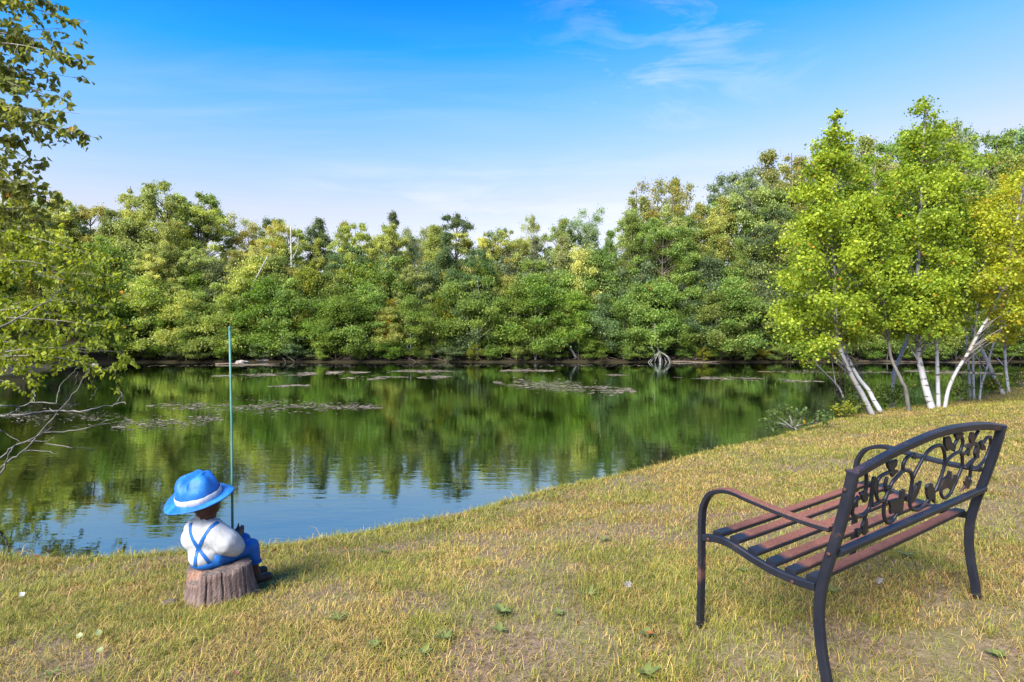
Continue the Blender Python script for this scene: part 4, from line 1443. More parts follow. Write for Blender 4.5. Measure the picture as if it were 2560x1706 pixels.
WORD = {'broad': 'round-crowned tree', 'tall': 'slender tree', 'wispy': 'thin-leaved sparse tree', 'sapling': 'sapling', 'shrub': 'low shrub'}
WHERE = {'broad': 'in the wood across the pond', 'tall': 'in the wood across the pond', 'wispy': 'against the sky across the pond', 'sapling': 'on the far water\'s edge', 'shrub': 'on the far water\'s edge'}
REG = [(300, 'at the far left'), (575, 'left of the rod'), (975, 'between rod and yellow bush'), (1300, 'right of the yellow bush'), (1645, 'left of the bleached dead tree'),
       (1930, 'between dead tree and birches'), (9999, 'behind the birches')]
classes = {}
for t in FAR:
    px = 1280 + FPX * t[2] / t[3]
    reg = next(r for lim, r in REG if px < lim)
    classes.setdefault((colour_word(t[4], t[5]), t[1], reg), []).append(t)
GRP = {'broad': 'trees of the wood across the pond', 'tall': 'trees of the wood across the pond', 'wispy': 'trees of the wood across the pond',
       'sapling': 'saplings along the far shore', 'shrub': 'shrubs along the far shore'}
PLACE = {'broad': 'in the wood', 'tall': 'in the wood', 'wispy': 'against the sky', 'sapling': 'on the far shore', 'shrub': 'at the far waterline'}
for (cw_, form, reg), ts in classes.items():
    ts.sort(key=lambda t: t[2] / t[3])
    n = len(ts)
    for i, t in enumerate(ts):
        lab = f'{cw_} {WORD[form]} {PLACE[form]} {reg}'.replace('at the far waterline between dead tree and birches', 'at the waterline between dead tree and birches')
        if n > 1:
            lab += ', leftmost' if i == 0 else (', rightmost' if i == n - 1 else f', {ORD[i]} from left')
        tag(t[0], lab, 'shrub' if form == 'shrub' else ('sapling' if form == 'sapling' else 'tree'), GRP[form])

# ------------------------------------------------------------------ bare white stems in the wood
def bare_tree(name, y, runs, mat, label, cat, base=None):
    """runs: pixel polylines with start and end radius, the first is the trunk"""
    pts0 = [pix(a, b, y) for a, b in runs[0][0]]
    o = base or pts0[0]
    root = empty(name, o)
    for i, (pp, ra, rb) in enumerate(runs):
        P = catmull([pix(a, b, y + (0.25 * math.sin(1.7 * k + i) if i and k else 0)) - o for k, (a, b) in enumerate(pp)], 4)
        n = len(P)
        V, F = tube_geo(P, [ra + (rb - ra) * j / (n - 1) for j in range(n)], 7)
        mobj('trunk' if i == 0 else 'branch', V, F, M[mat], root, True)
    tag(root, label, cat)
    return root


def c8(x, y):
    return (1400 + x * 0.36342, 380 + y * 0.36342)


def c6(x, y):
    return (200 + x * 0.3316, 420 + y * 0.3316)


bare_tree('bleached_dead_tree', 30.1, [([c8(690, 1455), c8(685, 1385), c8(668, 1340), c8(656, 1255), c8(652, 1180)], 0.06, 0.035),
          ([c8(655, 1440), c8(655, 1400), c8(635, 1350), c8(622, 1290), c8(614, 1220)], 0.035, 0.022)]
          + [([c8(685, 1372), c8(a, 1412), c8(b, 1456)], 0.022, 0.010) for a, b in ((650, 618), (665, 645), (680, 672), (698, 708), (716, 735), (735, 762), (640, 600), (745, 770))]
          + [([c8(650, 1300), c8(610, 1312), c8(585, 1345), c8(560, 1375)], 0.02, 0.012)], 'bleached',
          'bleached dead tree with splayed white roots standing at the far waterline', 'dead tree')
bare_tree('leaning_birch_stem', 30.9, [([c6(1180, 1180), c6(1235, 1020), c6(1290, 910), c6(1340, 810), c6(1420, 660)], 0.07, 0.03), ([c6(1290, 915), c6(1350, 900), c6(1430, 880)], 0.035, 0.02)], 'birch',
          'white stem leaning to the right in front of the wood, with one side branch', 'tree')
bare_tree('dead_birch_stem', 33.2, [([c6(1600, 1050), c6(1597, 780), c6(1592, 600), c6(1588, 440)], 0.075, 0.03), ([c6(1597, 690), c6(1635, 620), c6(1650, 520)], 0.03, 0.012), ([c6(1594, 600), c6(1565, 520), c6(1560, 470)], 0.02, 0.01)], 'bleached',
          'tall bare white dead trunk rising to the skyline', 'dead tree')
bare_tree('slim_birch_stem', 30.6, [([c6(1515, 1330), c6(1522, 1210), c6(1533, 1100), c6(1538, 1020)], 0.045, 0.03)], 'birch', 'slim upright white stem above the far shore, behind the rod', 'tree')
bare_tree('slanting_dead_stem', 30.4, [([(1441, 896), (1432, 880), (1420, 862), (1408, 848)], 0.06, 0.04)], 'grey', 'short grey stem slanting to the left at the far waterline', 'dead tree')
bare_tree('slanting_dead_stem', 30.4, [([(1372, 893), (1362, 880), (1352, 868), (1342, 855)], 0.05, 0.03)], 'grey', 'thin grey stem slanting left beside a pair of leaning trunks', 'dead tree')
bare_tree('leaning_dead_tree', 30.2, [([(738, 905), (722, 893), (700, 880), (684, 872)], 0.025, 0.015), ([(715, 905), (705, 893), (690, 884)], 0.014, 0.01)], 'grey', 'pale fallen stem propped on the far bank, right of the rod', 'dead tree')

# ------------------------------------------------------------------ far bank: rocks, logs, driftwood
m, nt = new_mat('shore_rock')
oc = nt.n('ShaderNodeTexCoord').outputs['Object']
n1 = nt.noise(oc, 5, 6, 0.6)
finish(nt, principled(nt, nt.ramp(n1, [(0.3, (0.16, 0.13, 0.11)), (0.7, (0.33, 0.29, 0.26))]), 0.9, normal=bump(nt, n1, 0.8, 0.05)))
M['rock'] = m
M['driftwood'] = mat_bark('driftwood', (0.06, 0.042, 0.032), (0.20, 0.145, 0.115), 12)


def rock(px, py, sx, sy, sz, label, seed):
    rng = np.random.RandomState(seed)
    p = pix_z(px, py, WZ)
    bm = bmesh.new()
    bmesh.ops.create_icosphere(bm, subdivisions=3, radius=1)
    for v in bm.verts:
        d = v.co.normalized()
        k = 1 + 0.22 * math.sin(3.1 * d.x + seed) * math.cos(2.3 * d.y + 2 * seed) + 0.10 * math.sin(7 * d.z + 5 * d.x + seed)
        v.co = Vector((d.x * sx * k, d.y * sy * k, max(d.z, -0.4) * sz * k))
    me = bpy.data.meshes.new('rock')
    bm.to_mesh(me)
    bm.free()
    me.materials.append(M['rock'])
    o = link(bpy.data.objects.new('rock', me))
    o.location = p + Vector((0, 0, sz * 0.15))
    tag(o, label, 'rock', 'rocks at the far waterline')


rock(604, 908, 0.30, 0.25, 0.13, 'flat pale rock at the far waterline just right of the rod', 1)
rock(656, 905, 0.34, 0.3, 0.17, 'larger pinkish rock at the far waterline, second to the right of the rod', 2)
rock(881, 903, 0.11, 0.1, 0.10, 'small white rock at the far waterline below the yellow bush', 3)
rock(1437, 904, 0.14, 0.12, 0.15, 'small yellowish rock at the far waterline left of the bleached dead tree', 5)
rock(232, 918, 0.24, 0.2, 0.14, 'brown rock at the waterline behind the hanging leaves on the left', 6)


def log(px0, px1, py, r, label, mat='driftwood'):
    a, b = pix_z(px0, py, WZ), pix_z(px1, py + 0.5, WZ)
    n = 7
    P = [a.lerp(b, i / (n - 1)) + Vector((0, 0.12 * math.sin(2.1 * i + px0), 0.02 + 0.02 * math.sin(1.3 * i))) - a for i in range(n)]
    V, F = tube_geo(P, [r * (1 - 0.5 * i / (n - 1)) for i in range(n)], 7)
    o = mobj('driftwood_log', V, F, M[mat], None, True)
    o.location = a
    tag(o, label, 'log', 'driftwood logs on the far shore')


log(1015, 1112, 900, 0.06, 'pinkish driftwood log floating along the far shore, mid-pond')
log(1478, 1580, 904, 0.05, 'brown driftwood log lying left of the bleached dead tree roots')
log(1680, 1800, 906, 0.05, 'brown driftwood log lying right of the bleached dead tree roots')
log(540, 700, 912, 0.04, 'thin pale driftwood log at the far shore behind the rod')
log(2150, 2500, 906, 0.05, 'long driftwood log at the far shore seen between the birch trunks')
# twigs along the far waterline
rng = np.random.RandomState(8)
V, F = [], []
for i in range(420):
    px_i = rng.uniform(330, 2560)
    p = Vector((inv(px_i, 30.3), 30.25 + rng.rand() * 0.7, 0))
    p.z = gz(p.x, p.y) + 0.02
    a, l = rng.rand() * PI, 0.2 + 0.7 * rng.rand()
    q = p + Vector((math.cos(a) * l, math.sin(a) * l * 0.4, rng.rand() * 0.30))
    tube_geo([p, (p + q) / 2 + Vector((0, 0, 0.03)), q], [0.012, 0.01, 0.006], 4, V, F)
o = mobj('driftwood_litter', V, F, M['driftwood'])
tag(o, 'brown twigs and driftwood littering the far bank', 'litter', kind='stuff')

# ------------------------------------------------------------------ birches on the near shore
def prof_interp(prof, y):
    ys = [p[0] for p in prof]
    return np.interp(y, ys, [p[1] for p in prof]), np.interp(y, ys, [p[2] for p in prof])


def birch(label, d, trunk, r0, crown=None, col=(0.155, 0.20, 0.012), yel=0.06, n=26, per=95, mat='birch', rtop=0.015, extra=(), ls=0.052, seed=0, cs=0.22, name='birch_tree'):
    rng = np.random.RandomState(400 + seed)
    r0 *= 0.80
    extra = [(e[0], e[1] * 0.8, e[2] * 0.8) + tuple(e[3:]) for e in extra]
    b = pix(*trunk[0], d)
    base = Vector((b.x, b.y, gz(b.x, b.y)))
    root = empty(name, base)
    P = [pix(a, c, d + 0.10 * math.sin(0.9 * k + seed)) - base for k, (a, c) in enumerate(trunk)]
    P[0].z = -0.08
    cl, limbs = [], []
    if crown:
        y0, y1 = crown[0][0], crown[-1][0]
        for i in range(n):
            for _ in range(50):
                cy = rng.uniform(y0, y1)
                xl, xr = prof_interp(crown, cy)
                w = xr - xl
                if rng.rand() < (w / max(q[2] - q[1] for q in crown)) ** 1.3 + 0.05:
                    break
            u, v = rng.uniform(-1, 1), rng.uniform(-1, 1)
            if u * u + v * v > 1:
                u, v = u * 0.65, v * 0.65
            c = pix((xl + xr) / 2 + u * (w / 2 - 8), cy, d + v * w * 0.5 / FPX * d * 0.9) - base
            s = cs * (0.65 + 0.7 * rng.rand()) * min(1, 0.12 + w / 250)
            cl.append((c, (s, s, s * 0.72), per * (s / cs) ** 1.6))
            if rng.rand() < 0.8:
                limbs.append((c, r0 * 0.28))
    V, F = stem_geo(P, r0, rtop, [], rng, 10, 4)
    mobj('trunk', V, F, M[mat], root, True)
    if limbs:
        V, F = stem_geo(P, 0.003, 0.002, [(t, min(0.010, q)) for t, q in limbs], rng, 3, 4)
        V = [v for v in V]
        mobj('limbs', V, F, M['twig'], root, True)
    for ex in extra:
        pp, ra, rb = ex[:3]
        q = catmull([pix(a, c, d + 0.06 * k) - base for k, (a, c) in enumerate(pp)], 4)
        V, F = tube_geo(q, [ra + (rb - ra) * j / (len(q) - 1) for j in range(len(q))], 8)
        mobj('branch' if len(ex) < 4 else 'stem', V, F, M[mat if len(ex) < 4 else ex[3]], root, True)
    if cl:
        c = link(bpy.data.objects.new('crown', crown_mesh('crown', rng, cl, ls, M['birchleaf'], up=0.30, aspect=0.8, halo=0.9, mult=1.15)), root)
        c.color = (*col, yel)
    tag(root, label, 'birch', 'birch trees on the near shore')
    return root


LG, LY, LO = (0.27, 0.375, 0.034), (0.38, 0.43, 0.034), (0.46, 0.42, 0.034)
D0 = lambda py: FPX * 1.53 / (py - 823)
FT = 0.78
birch('thin white birch leaning left out over the water, leftmost of the birches', D0(1025), [(2126, 1025), (2105, 985), (2088, 958), (2068, 938), (2041, 911)], 0.028,
      [(868, 2000, 2070), (900, 1990, 2075), (930, 2000, 2060)], LG, 0.06, 9, 40, rtop=0.008, seed=1, ls=0.055, cs=0.16, extra=[([(2090, 962), (2084, 930), (2078, 890)], 0.012, 0.006)])
birch('twin-stemmed white birch leaning left, with the tall leafy spire at the edge of the group', D0(1030), [(2186, 1031), (2156, 987), (2129, 940), (2098, 866), (2091, 818), (2086, 700), (2080, 560), (2083, 420), (2088, 310), (2091, 285)], 0.062,
      [(248, 2082, 2098), (300, 2062, 2120), (350, 2040, 2150), (430, 1995, 2175), (520, 1965, 2200), (640, 1940, 2215), (760, 1925, 2215), (830, 1918, 2200), (880, 1930, 2140)], (0.32, 0.415, 0.036), 0.08, 210, 105, seed=2,
      extra=[([(2202, 1030), (2184, 1000), (2170, 974), (2143, 940), (2109, 872), (2102, 823), (2120, 720), (2140, 620)], 0.058, 0.02)])
birch('grey crooked birch stem between the twin birch and the crossing pair', D0(1022), [(2274, 1023), (2264, 976), (2256, 957), (2242, 927), (2228, 895), (2219, 834), (2205, 700), (2190, 560), (2185, 440)], 0.048,
      [(352, 2160, 2200), (400, 2135, 2235), (480, 2120, 2260), (600, 2110, 2280), (720, 2110, 2280), (830, 2140, 2265)], LG, 0.07, 95, 80, mat='grey', seed=3)
birch('white birch leaning right across its crooked neighbour', D0(1006) + 0.6, [(2232, 1006), (2235, 940), (2246, 904), (2269, 850), (2280, 816), (2302, 778), (2342, 655), (2375, 520), (2405, 400), (2420, 360)], 0.062,
      [(322, 2395, 2450), (380, 2360, 2490), (480, 2330, 2510), (600, 2300, 2490), (720, 2270, 2440)], LG, 0.06, 70, 95, seed=4)
birch('thickest white birch trunk, with the highest crown of the group', D0(1017), [(2333, 1017), (2316, 976), (2305, 931), (2296, 886), (2296, 828), (2294, 700), (2300, 560), (2306, 420), (2312, 300), (2317, 272)], 0.088,
      [(232, 2304, 2330), (270, 2265, 2365), (330, 2235, 2400), (430, 2215, 2415), (560, 2190, 2430), (700, 2190, 2430), (790, 2200, 2420), (840, 2230, 2400)], (0.295, 0.395, 0.036), 0.07, 210, 105, seed=5,
      extra=[([(2294, 900), (2282, 880), (2270, 862)], 0.018, 0.010)])
birch('straight pinkish-white birch trunk close beside the thickest one', D0(1014), [(2347, 1015), (2344, 940), (2341, 850), (2338, 810), (2342, 700), (2360, 560), (2370, 430)], 0.052,
      [(400, 2340, 2410), (520, 2310, 2440), (660, 2290, 2450), (800, 2290, 2440)], LG, 0.05, 46, 95, seed=6)
birch('white birch leaning right and forking, foot touching the thick trunk', D0(1019), [(2361, 1020), (2370, 978), (2390, 931), (2424, 877), (2440, 846), (2458, 814), (2487, 764), (2520, 650), (2545, 540), (2560, 450)], 0.046,
      [(420, 2500, 2610), (480, 2460, 2640), (580, 2430, 2650), (700, 2430, 2650), (800, 2440, 2620), (850, 2450, 2560)], LY, 0.20, 95, 95, seed=7)
birch('slim birch stem left of a close pair behind the forked birch', D0(990), [(2427, 991), (2422, 929), (2418, 880), (2416, 834), (2410, 700), (2420, 600)], 0.034,
      [(560, 2390, 2450), (680, 2380, 2470), (800, 2380, 2470), (850, 2400, 2450)], LG, 0.08, 34, 90, seed=8)
birch('slim birch stem right of a close pair behind the forked birch', D0(992), [(2436, 993), (2433, 918), (2435, 861), (2442, 780), (2460, 660), (2470, 560)], 0.032,
      [(520, 2430, 2520), (640, 2420, 2530), (780, 2420, 2520)], LY, 0.12, 40, 90, seed=9)
birch('thin birch rising right behind the crossing stems', D0(993), [(2449, 994), (2453, 967), (2469, 915), (2483, 861), (2501, 825), (2520, 700), (2540, 580)], 0.028,
      [(520, 2480, 2580), (640, 2470, 2600), (780, 2480, 2600)], LY, 0.15, 40, 90, seed=10, extra=[([(2450, 990), (2452, 950), (2451, 915)], 0.012, 0.007)])
birch('white birch leaning left across the far end of the group', D0(978), [(2511, 979), (2480, 929), (2456, 877), (2442, 850), (2415, 770), (2395, 680), (2390, 600)], 0.066,
      [(540, 2360, 2430), (660, 2350, 2440), (790, 2370, 2450)], LG, 0.06, 34, 90, seed=11, extra=[([(2500, 965), (2470, 930), (2438, 888)], 0.024, 0.014)])
birch('upright thin birch at the right end of the group', D0(974), [(2523, 975), (2514, 913), (2512, 834), (2508, 700), (2512, 560), (2520, 470)], 0.045,
      [(430, 2490, 2560), (540, 2460, 2620), (680, 2450, 2640), (800, 2460, 2640), (860, 2490, 2600)], LO, 0.30, 75, 90, seed=12, extra=[([(2508, 913), (2490, 893), (2470, 872)], 0.018, 0.01)])
birch('yellowing birch behind the bench, cut by the edge of the photo', 14.2, [(2660, 985), (2650, 900), (2640, 780), (2620, 640), (2610, 500)], 0.06,
      [(400, 2560, 2640), (520, 2510, 2700), (680, 2490, 2720), (820, 2520, 2700)], LO, 0.30, 70, 90, seed=13)

# low plants at the birches' feet
def low_plant(name, label, px, py, h, w, n, col, yel, seed, ls=0.05, stems=6, group=None, twig='twig', z=None, cat='plant'):
    rng = np.random.RandomState(seed)
    p = pix_z(px, py, -0.30 if z is None else z)
    p.z = gz(p.x, p.y)
    root = empty(name, p)
    V, F, cl = [], [], []
    for i in range(stems):
        a = rng.rand() * 2 * PI
        tip = Vector((math.cos(a) * w * rng.rand(), math.sin(a) * w * rng.rand() * 0.8, h * (0.5 + 0.6 * rng.rand())))
        tube_geo(catmull([Vector((0, 0, -0.03)), tip * 0.5 + Vector((0, 0, 0.08 * h)), tip], 3), [0.006 - 0.0006 * j for j in range(7)], 5, V, F)
        cl.append((tip * 0.9, (w * 0.30, w * 0.30, h * 0.22), n / stems * 0.6))
        cl.append((tip * 0.5, (w * 0.32, w * 0.32, h * 0.22), n / stems * 0.4))
    mobj('stem', V, F, M[twig], root, True)
    c = link(bpy.data.objects.new('foliage', crown_mesh('foliage', rng, cl, ls, M['birchleaf'])), root)
    c.color = (*col, yel)
    tag(root, label, cat, group)
    return root


GW = 'weeds at the feet of the birches'
low_plant('weed_clump', 'green weeds around the foot of the twin-stemmed birch', 2165, 1026, 0.55, 0.45, 420, (0.10, 0.15, 0.016), 0.05, 61, 0.05, 9, GW)
low_plant('weed_clump', 'green weeds between the twin birch and the crooked grey one', 2225, 1018, 0.62, 0.50, 560, (0.085, 0.14, 0.016), 0.03, 62, 0.05, 10, GW)
low_plant('weed_clump', 'yellow-green weeds left of the leftmost leaning birch', 2105, 1040, 0.30, 0.40, 320, (0.20, 0.23, 0.02), 0.10, 63, 0.05, 9, GW)
low_plant('weed_clump', 'dark green weeds by the water under the leftmost leaning birch', 2130, 1034, 0.45, 0.35, 300, (0.07, 0.115, 0.016), 0.03, 64, 0.045, 8, GW)
low_plant('weed_clump', 'yellow-green weeds between the right-hand birch trunks', 2488, 985, 0.40, 0.55, 340, (0.20, 0.23, 0.02), 0.06, 65, 0.06, 8, GW)
low_plant('weed_clump', 'bright green weeds right of the last birch trunk', 2555, 968, 0.50, 0.8, 420, (0.17, 0.21, 0.02), 0.06, 66, 0.06, 8, GW)
low_plant('weed_clump', 'low weeds behind the forked birch at the water', 2400, 1002, 0.40, 0.3, 180, (0.12, 0.15, 0.016), 0.05, 67, 0.05, 7, GW)
# russet-leaved shoot beside the twin birch
low_plant('russet_shrub', 'small russet-leaved dead shrub left of the twin birch', 2098, 1010, 1.15, 0.35, 240, (0.16, 0.055, 0.02), 0.0, 68, 0.05, 8, None, 'twig', -0.36, 'shrub')
low_plant('bare_shrub', 'twiggy half-bare shrub between the twin birch stems and the crooked one', 2150, 1015, 1.5, 0.55, 90, (0.10, 0.13, 0.02), 0.1, 69, 0.05, 12, None, 'twig', -0.36, 'shrub')

# half-bare bush hanging into the water
rng = np.random.RandomState(31)
b = pix_z(2000, 1084, WZ + 0.04)
root = empty('waterside_bush', b)
V, F, cl = [], [], []
k5 = lambda x, y: (1600 + x * 0.408, 800 + y * 0.408)
for pts in ([(960, 675), (930, 640), (900, 590), (868, 540)], [(940, 665), (880, 620), (830, 580), (800, 558)], [(950, 670), (880, 640), (800, 620), (758, 612)], [(950, 660), (860, 655), (800, 665)],
            [(960, 650), (1000, 640), (1040, 634)], [(955, 660), (990, 600), (1010, 560)], [(1040, 640), (1080, 610), (1110, 570)], [(1050, 640), (1110, 620), (1145, 600)], [(940, 650), (905, 560), (890, 530)], [(930, 640), (960, 590), (940, 550)]):
    q = catmull([pix(*k5(*p), b.y + 0.12 * math.sin(3 * i + p[0])) - b for i, p in enumerate(pts)], 4)
    tube_geo(q, [0.013 - 0.009 * j / (len(q) - 1) for j in range(len(q))], 5, V, F)
    for t in (0.55, 0.8, 1.0):
        cl.append((q[int(t * (len(q) - 1))], (0.09, 0.09, 0.06), 10))
mobj('stem', V, F, M['grey'], root, True)
c = link(bpy.data.objects.new('foliage', crown_mesh('foliage', rng, cl, 0.055, M['birchleaf'])), root)
c.color = (0.13, 0.19, 0.05, 0.03)
tag(root, 'half-bare grey bush hanging into the water left of the birches', 'bush')

# ------------------------------------------------------------------ overhanging trees at the left edge
def leafy_branches(root, sprays, seed, ls, per, col, yel, r0, spread, mat='twig', droop=0.10):
    """sprays: (pixel polyline, depth); leaves hang singly along the twigs; appended under root"""
    rng = np.random.RandomState(seed)
    base = root.location
    V, F = [], []
    P, A = [], []
    for pp, d in sprays:
        q = catmull([pix(a, b, d + 0.15 * math.sin(2.3 * k + d * 3)) - base for k, (a, b) in enumerate(pp)], 6)
        n = len(q)
        tube_geo(q, [r0 - r0 * 0.8 * j / (n - 1) for j in range(n)], 5, V, F)
        L = sum((q[j + 1] - q[j]).length for j in range(n - 1))
        clump = rng.rand()
        ntw = int(max(4, L / 0.085))
        for k in range(ntw):
            t = (0.10 + 0.90 * rng.rand()) * (n - 1)
            j = min(int(t), n - 2)
            s = q[j].lerp(q[j + 1], t - j)
            dirv = Vector(rng.normal(size=3)) * 0.8 + (q[j + 1] - q[j]).normalized() * 0.9 + Vector((0, 0, -0.15))
            e = s + dirv.normalized() * spread * (0.4 + 0.7 * rng.rand())
            tube_geo([s, (s + e) / 2 + Vector((0, 0, 0.01)), e], [0.0022, 0.0018, 0.001], 3, V, F, False)
            for m_ in range(per):
                u = 0.15 + 0.85 * rng.rand()
                P.append(s.lerp(e, u) + Vector(rng.normal(size=3)) * 0.018)
                A.append((rng.rand(), clump * 0.5 + 0.5 * rng.rand(), rng.rand(), 1))
    n = len(P)
    p = np.array([tuple(v) for v in P])
    az = rng.rand(n) * 2 * PI
    el = -0.75 + 0.45 * rng.normal(size=n)
    ax = np.stack([np.cos(az) * np.cos(el), np.sin(az) * np.cos(el), np.sin(el)], 1)
    nr = rng.normal(size=(n, 3)) + np.array([[0, -0.4, 0.5]])
    nr -= ax * (nr * ax).sum(1)[:, None]
    nr /= np.linalg.norm(nr, axis=1)[:, None]
    bb = np.cross(ax, nr)
    Lf = (ls * (0.7 + 0.55 * rng.rand(n)))[:, None]
    # ovate pointed leaf: eight points, folded on the midrib
    shape = [(0.0, 0.0), (0.16, 0.26), (0.38, 0.36), (0.68, 0.22), (1.0, 0.0), (0.68, -0.22), (0.38, -0.36), (0.16, -0.26)]
    v = np.empty((n, 8, 3))
    for k, (t, w) in enumerate(shape):
        v[:, k] = p + ax * Lf * t + bb * Lf * w + nr * Lf * (abs(w) * 0.35 - 0.10 * t * t)
    at = np.repeat(np.array(A)[:, None, :], 8, 1)
    # two halves of each leaf
    half1 = v[:, [0, 1, 2, 3, 4]].reshape(-1, 3)
    half2 = v[:, [4, 5, 6, 7, 0]].reshape(-1, 3)
    a1 = at[:, :5].reshape(-1, 4)
    me = mesh_np('crown', np.concatenate([half1, half2]), 5, M['birchleaf'], {'lv': np.concatenate([a1, a1])})
    mobj('branch', V, F, M[mat], root, True)
    c = link(bpy.data.objects.new('crown', me), root)
    c.color = (*col, yel)


tb = Vector((-6.3, 4.55, gz(-6.3, 4.55)))
ltree = empty('overhanging_birch', tb)
P = [(0, 0, -0.1), (0.1, 0.1, 1.2), (0.25, 0.2, 2.6), (0.35, 0.3, 4.2), (0.6, 0.4, 5.6)]
limb_t = [pix(-150, b, 4.9) - tb for b in (0, 120, 250, 400, 560)]
V, F = stem_geo(P, 0.09, 0.02, [(t, 0.03) for t in limb_t], np.random.RandomState(3), 10, 6)
mobj('trunk', V, F, M['birch'], ltree, True)
sp = []
rngs = random.Random(9)
for a, tips in (((-150, 20), [(60, -40), (120, -20), (150, 10), (185, 55), (90, 40), (30, -10)]), ((-150, 110), [(165, 70), (205, 115), (150, 130), (200, 150), (90, 100), (40, 60), (60, 140)]),
                ((-150, 210), [(120, 190), (190, 195), (140, 230), (60, 220), (160, 255), (30, 180)]), ((-150, 280), [(200, 285), (170, 325), (110, 300), (60, 290), (195, 335), (130, 340), (20, 260)]),
                ((-150, 380), [(60, 390), (30, 360), (70, 350), (20, 420)]), ((-150, 470), [(100, 415), (130, 470), (90, 455), (60, 490), (20, 470), (150, 500)]),
                ((-150, 540), [(110, 520), (60, 545), (140, 560), (30, 560), (10, 520)])):
    for t in tips:
        mid = ((a[0] * 0.5 + t[0] * 0.5) + rngs.uniform(-15, 15), (a[1] + t[1]) / 2 - 18 + rngs.uniform(-12, 12))
        sp.append(([a, mid, t], 4.9 + rngs.uniform(-0.5, 0.5)))
leafy_branches(ltree, sp, 77, 0.056, 8, (0.19, 0.215, 0.045), 0.04, 0.007, 0.14)
tag(ltree, 'near birch hanging heart-shaped leaves into the upper left corner', 'birch')

tb = Vector((-9.6, 7.4, gz(-9.6, 7.4)))
lt2 = empty('overhanging_alder', tb)
limb_t = [pix(a, b, 7.6) - tb for a, b in ((-60, 560), (-40, 650), (20, 760), (-30, 860), (-60, 930))]
V, F = stem_geo([(0, 0, -0.1), (0.4, 0.05, 0.8), (1.0, 0.1, 1.6), (1.5, 0.15, 2.6), (1.7, 0.2, 3.3)], 0.08, 0.02, [(t, 0.03) for t in limb_t], np.random.RandomState(4), 9, 6)
mobj('trunk', V, F, M['grey'], lt2, True)
sp = []
for a, tips in (((-90, 560), [(60, 560), (120, 590), (180, 610), (60, 610), (240, 640), (100, 640)]), ((-90, 680), [(260, 650), (300, 690), (180, 680), (80, 670), (30, 640), (220, 720), (330, 740)]),
                ((-90, 790), [(170, 740), (270, 770), (230, 800), (100, 760), (40, 740), (300, 820), (150, 810), (210, 840), (60, 800)]),
                ((-90, 900), [(120, 860), (200, 890), (260, 880), (60, 860), (150, 910), (20, 900), (80, 930), (30, 960), (240, 850), (310, 880), (290, 930), (100, 960)])):
    for t in tips:
        mid = ((a[0] * 0.5 + t[0] * 0.5) + rngs.uniform(-20, 20), (a[1] + t[1]) / 2 - 14 + rngs.uniform(-18, 18))
        sp.append(([a, mid, t], 7.6 + rngs.uniform(-0.9, 0.9)))
leafy_branches(lt2, sp, 78, 0.060, 12, (0.29, 0.345, 0.028), 0.06, 0.009, 0.30)
tag(lt2, 'yellow-green leafy tree reaching over the water from the left edge', 'tree')

# dead grey limbs over the water
q6 = lambda x, y: (x * 0.3509, 700 + y * 0.3509)
db = pix(*q6(-260, 1560), 5.7)
dl = empty('dead_limb', Vector((db.x, db.y, gz(db.x, db.y))))
runs = [([(-260, 1560), (-20, 1400), (60, 1290), (170, 1220), (280, 1100), (370, 990), (450, 900), (540, 790), (600, 690), (640, 640)], 0.013, 0.004),
        ([(-200, 985), (0, 968), (150, 965), (300, 945), (450, 935), (600, 935), (700, 910), (800, 895), (865, 870), (905, 885)], 0.015, 0.005), ([(865, 870), (872, 830), (845, 780)], 0.006, 0.003),
        ([(-200, 880), (0, 897), (150, 900), (240, 870), (380, 880), (450, 890), (570, 885)], 0.012, 0.003), ([(820, 890), (850, 850), (866, 820)], 0.005, 0.003),
        ([(-150, 1340), (0, 1270), (90, 1190), (200, 1150), (300, 1090), (380, 1050)], 0.014, 0.005), ([(-120, 1400), (0, 1338), (50, 1290), (80, 1210), (160, 1160), (330, 1145), (400, 1120)], 0.011, 0.003),
        ([(300, 1090), (500, 1075), (640, 1050), (720, 1020), (830, 980)], 0.007, 0.003), ([(170, 1225), (300, 1215), (410, 1235)], 0.007, 0.003), ([(330, 1160), (480, 1190), (600, 1200), (690, 1220)], 0.006, 0.003),
        ([(30, 970), (80, 950), (140, 905)], 0.010, 0.006), ([(240, 870), (250, 820), (235, 790)], 0.005, 0.003), ([(400, 880), (430, 760), (500, 680), (560, 620)], 0.006, 0.003), ([(0, 1060), (60, 1110), (140, 1150)], 0.005, 0.003),
        ([(540, 740), (545, 690), (555, 660)], 0.005, 0.003), ([(640, 870), (660, 820), (690, 770)], 0.003, 0.002), ([(350, 920), (400, 940), (470, 880)], 0.005, 0.003), ([(-200, 800), (0, 990 - 640), (150, 260), (260, 190), (350, 140), (430, 70)], 0.016, 0.005)]
runs[-1] = ([(-200, 420), (0, 340), (150, 260), (260, 195), (350, 150), (430, 70)], 0.014, 0.005)
for i, (pp, ra, rb) in enumerate(runs):
    q = catmull([pix(*q6(*p), 5.7 + (0.12 * math.sin(1.9 * k + i) if i else 0)) - dl.location for k, p in enumerate(pp)], 4)
    q = [v + Vector((rngs.uniform(-1, 1), rngs.uniform(-1, 1), rngs.uniform(-1, 1))) * 0.008 for v in q]
    ra, rb = ra * 0.8, rb * 0.7
    if i == 0:
        q = [Vector((q[0].x - 0.8, q[0].y - 0.1, -0.02))] + q
    V, F = tube_geo(q, [ra + (rb - ra) * j / (len(q) - 1) for j in range(len(q))], 6)
    mobj('limb' if i == 0 else 'twig', V, F, M['grey'], dl, True)
tag(dl, 'bare grey dead branches reaching over the water below the leaves on the left', 'dead branch')

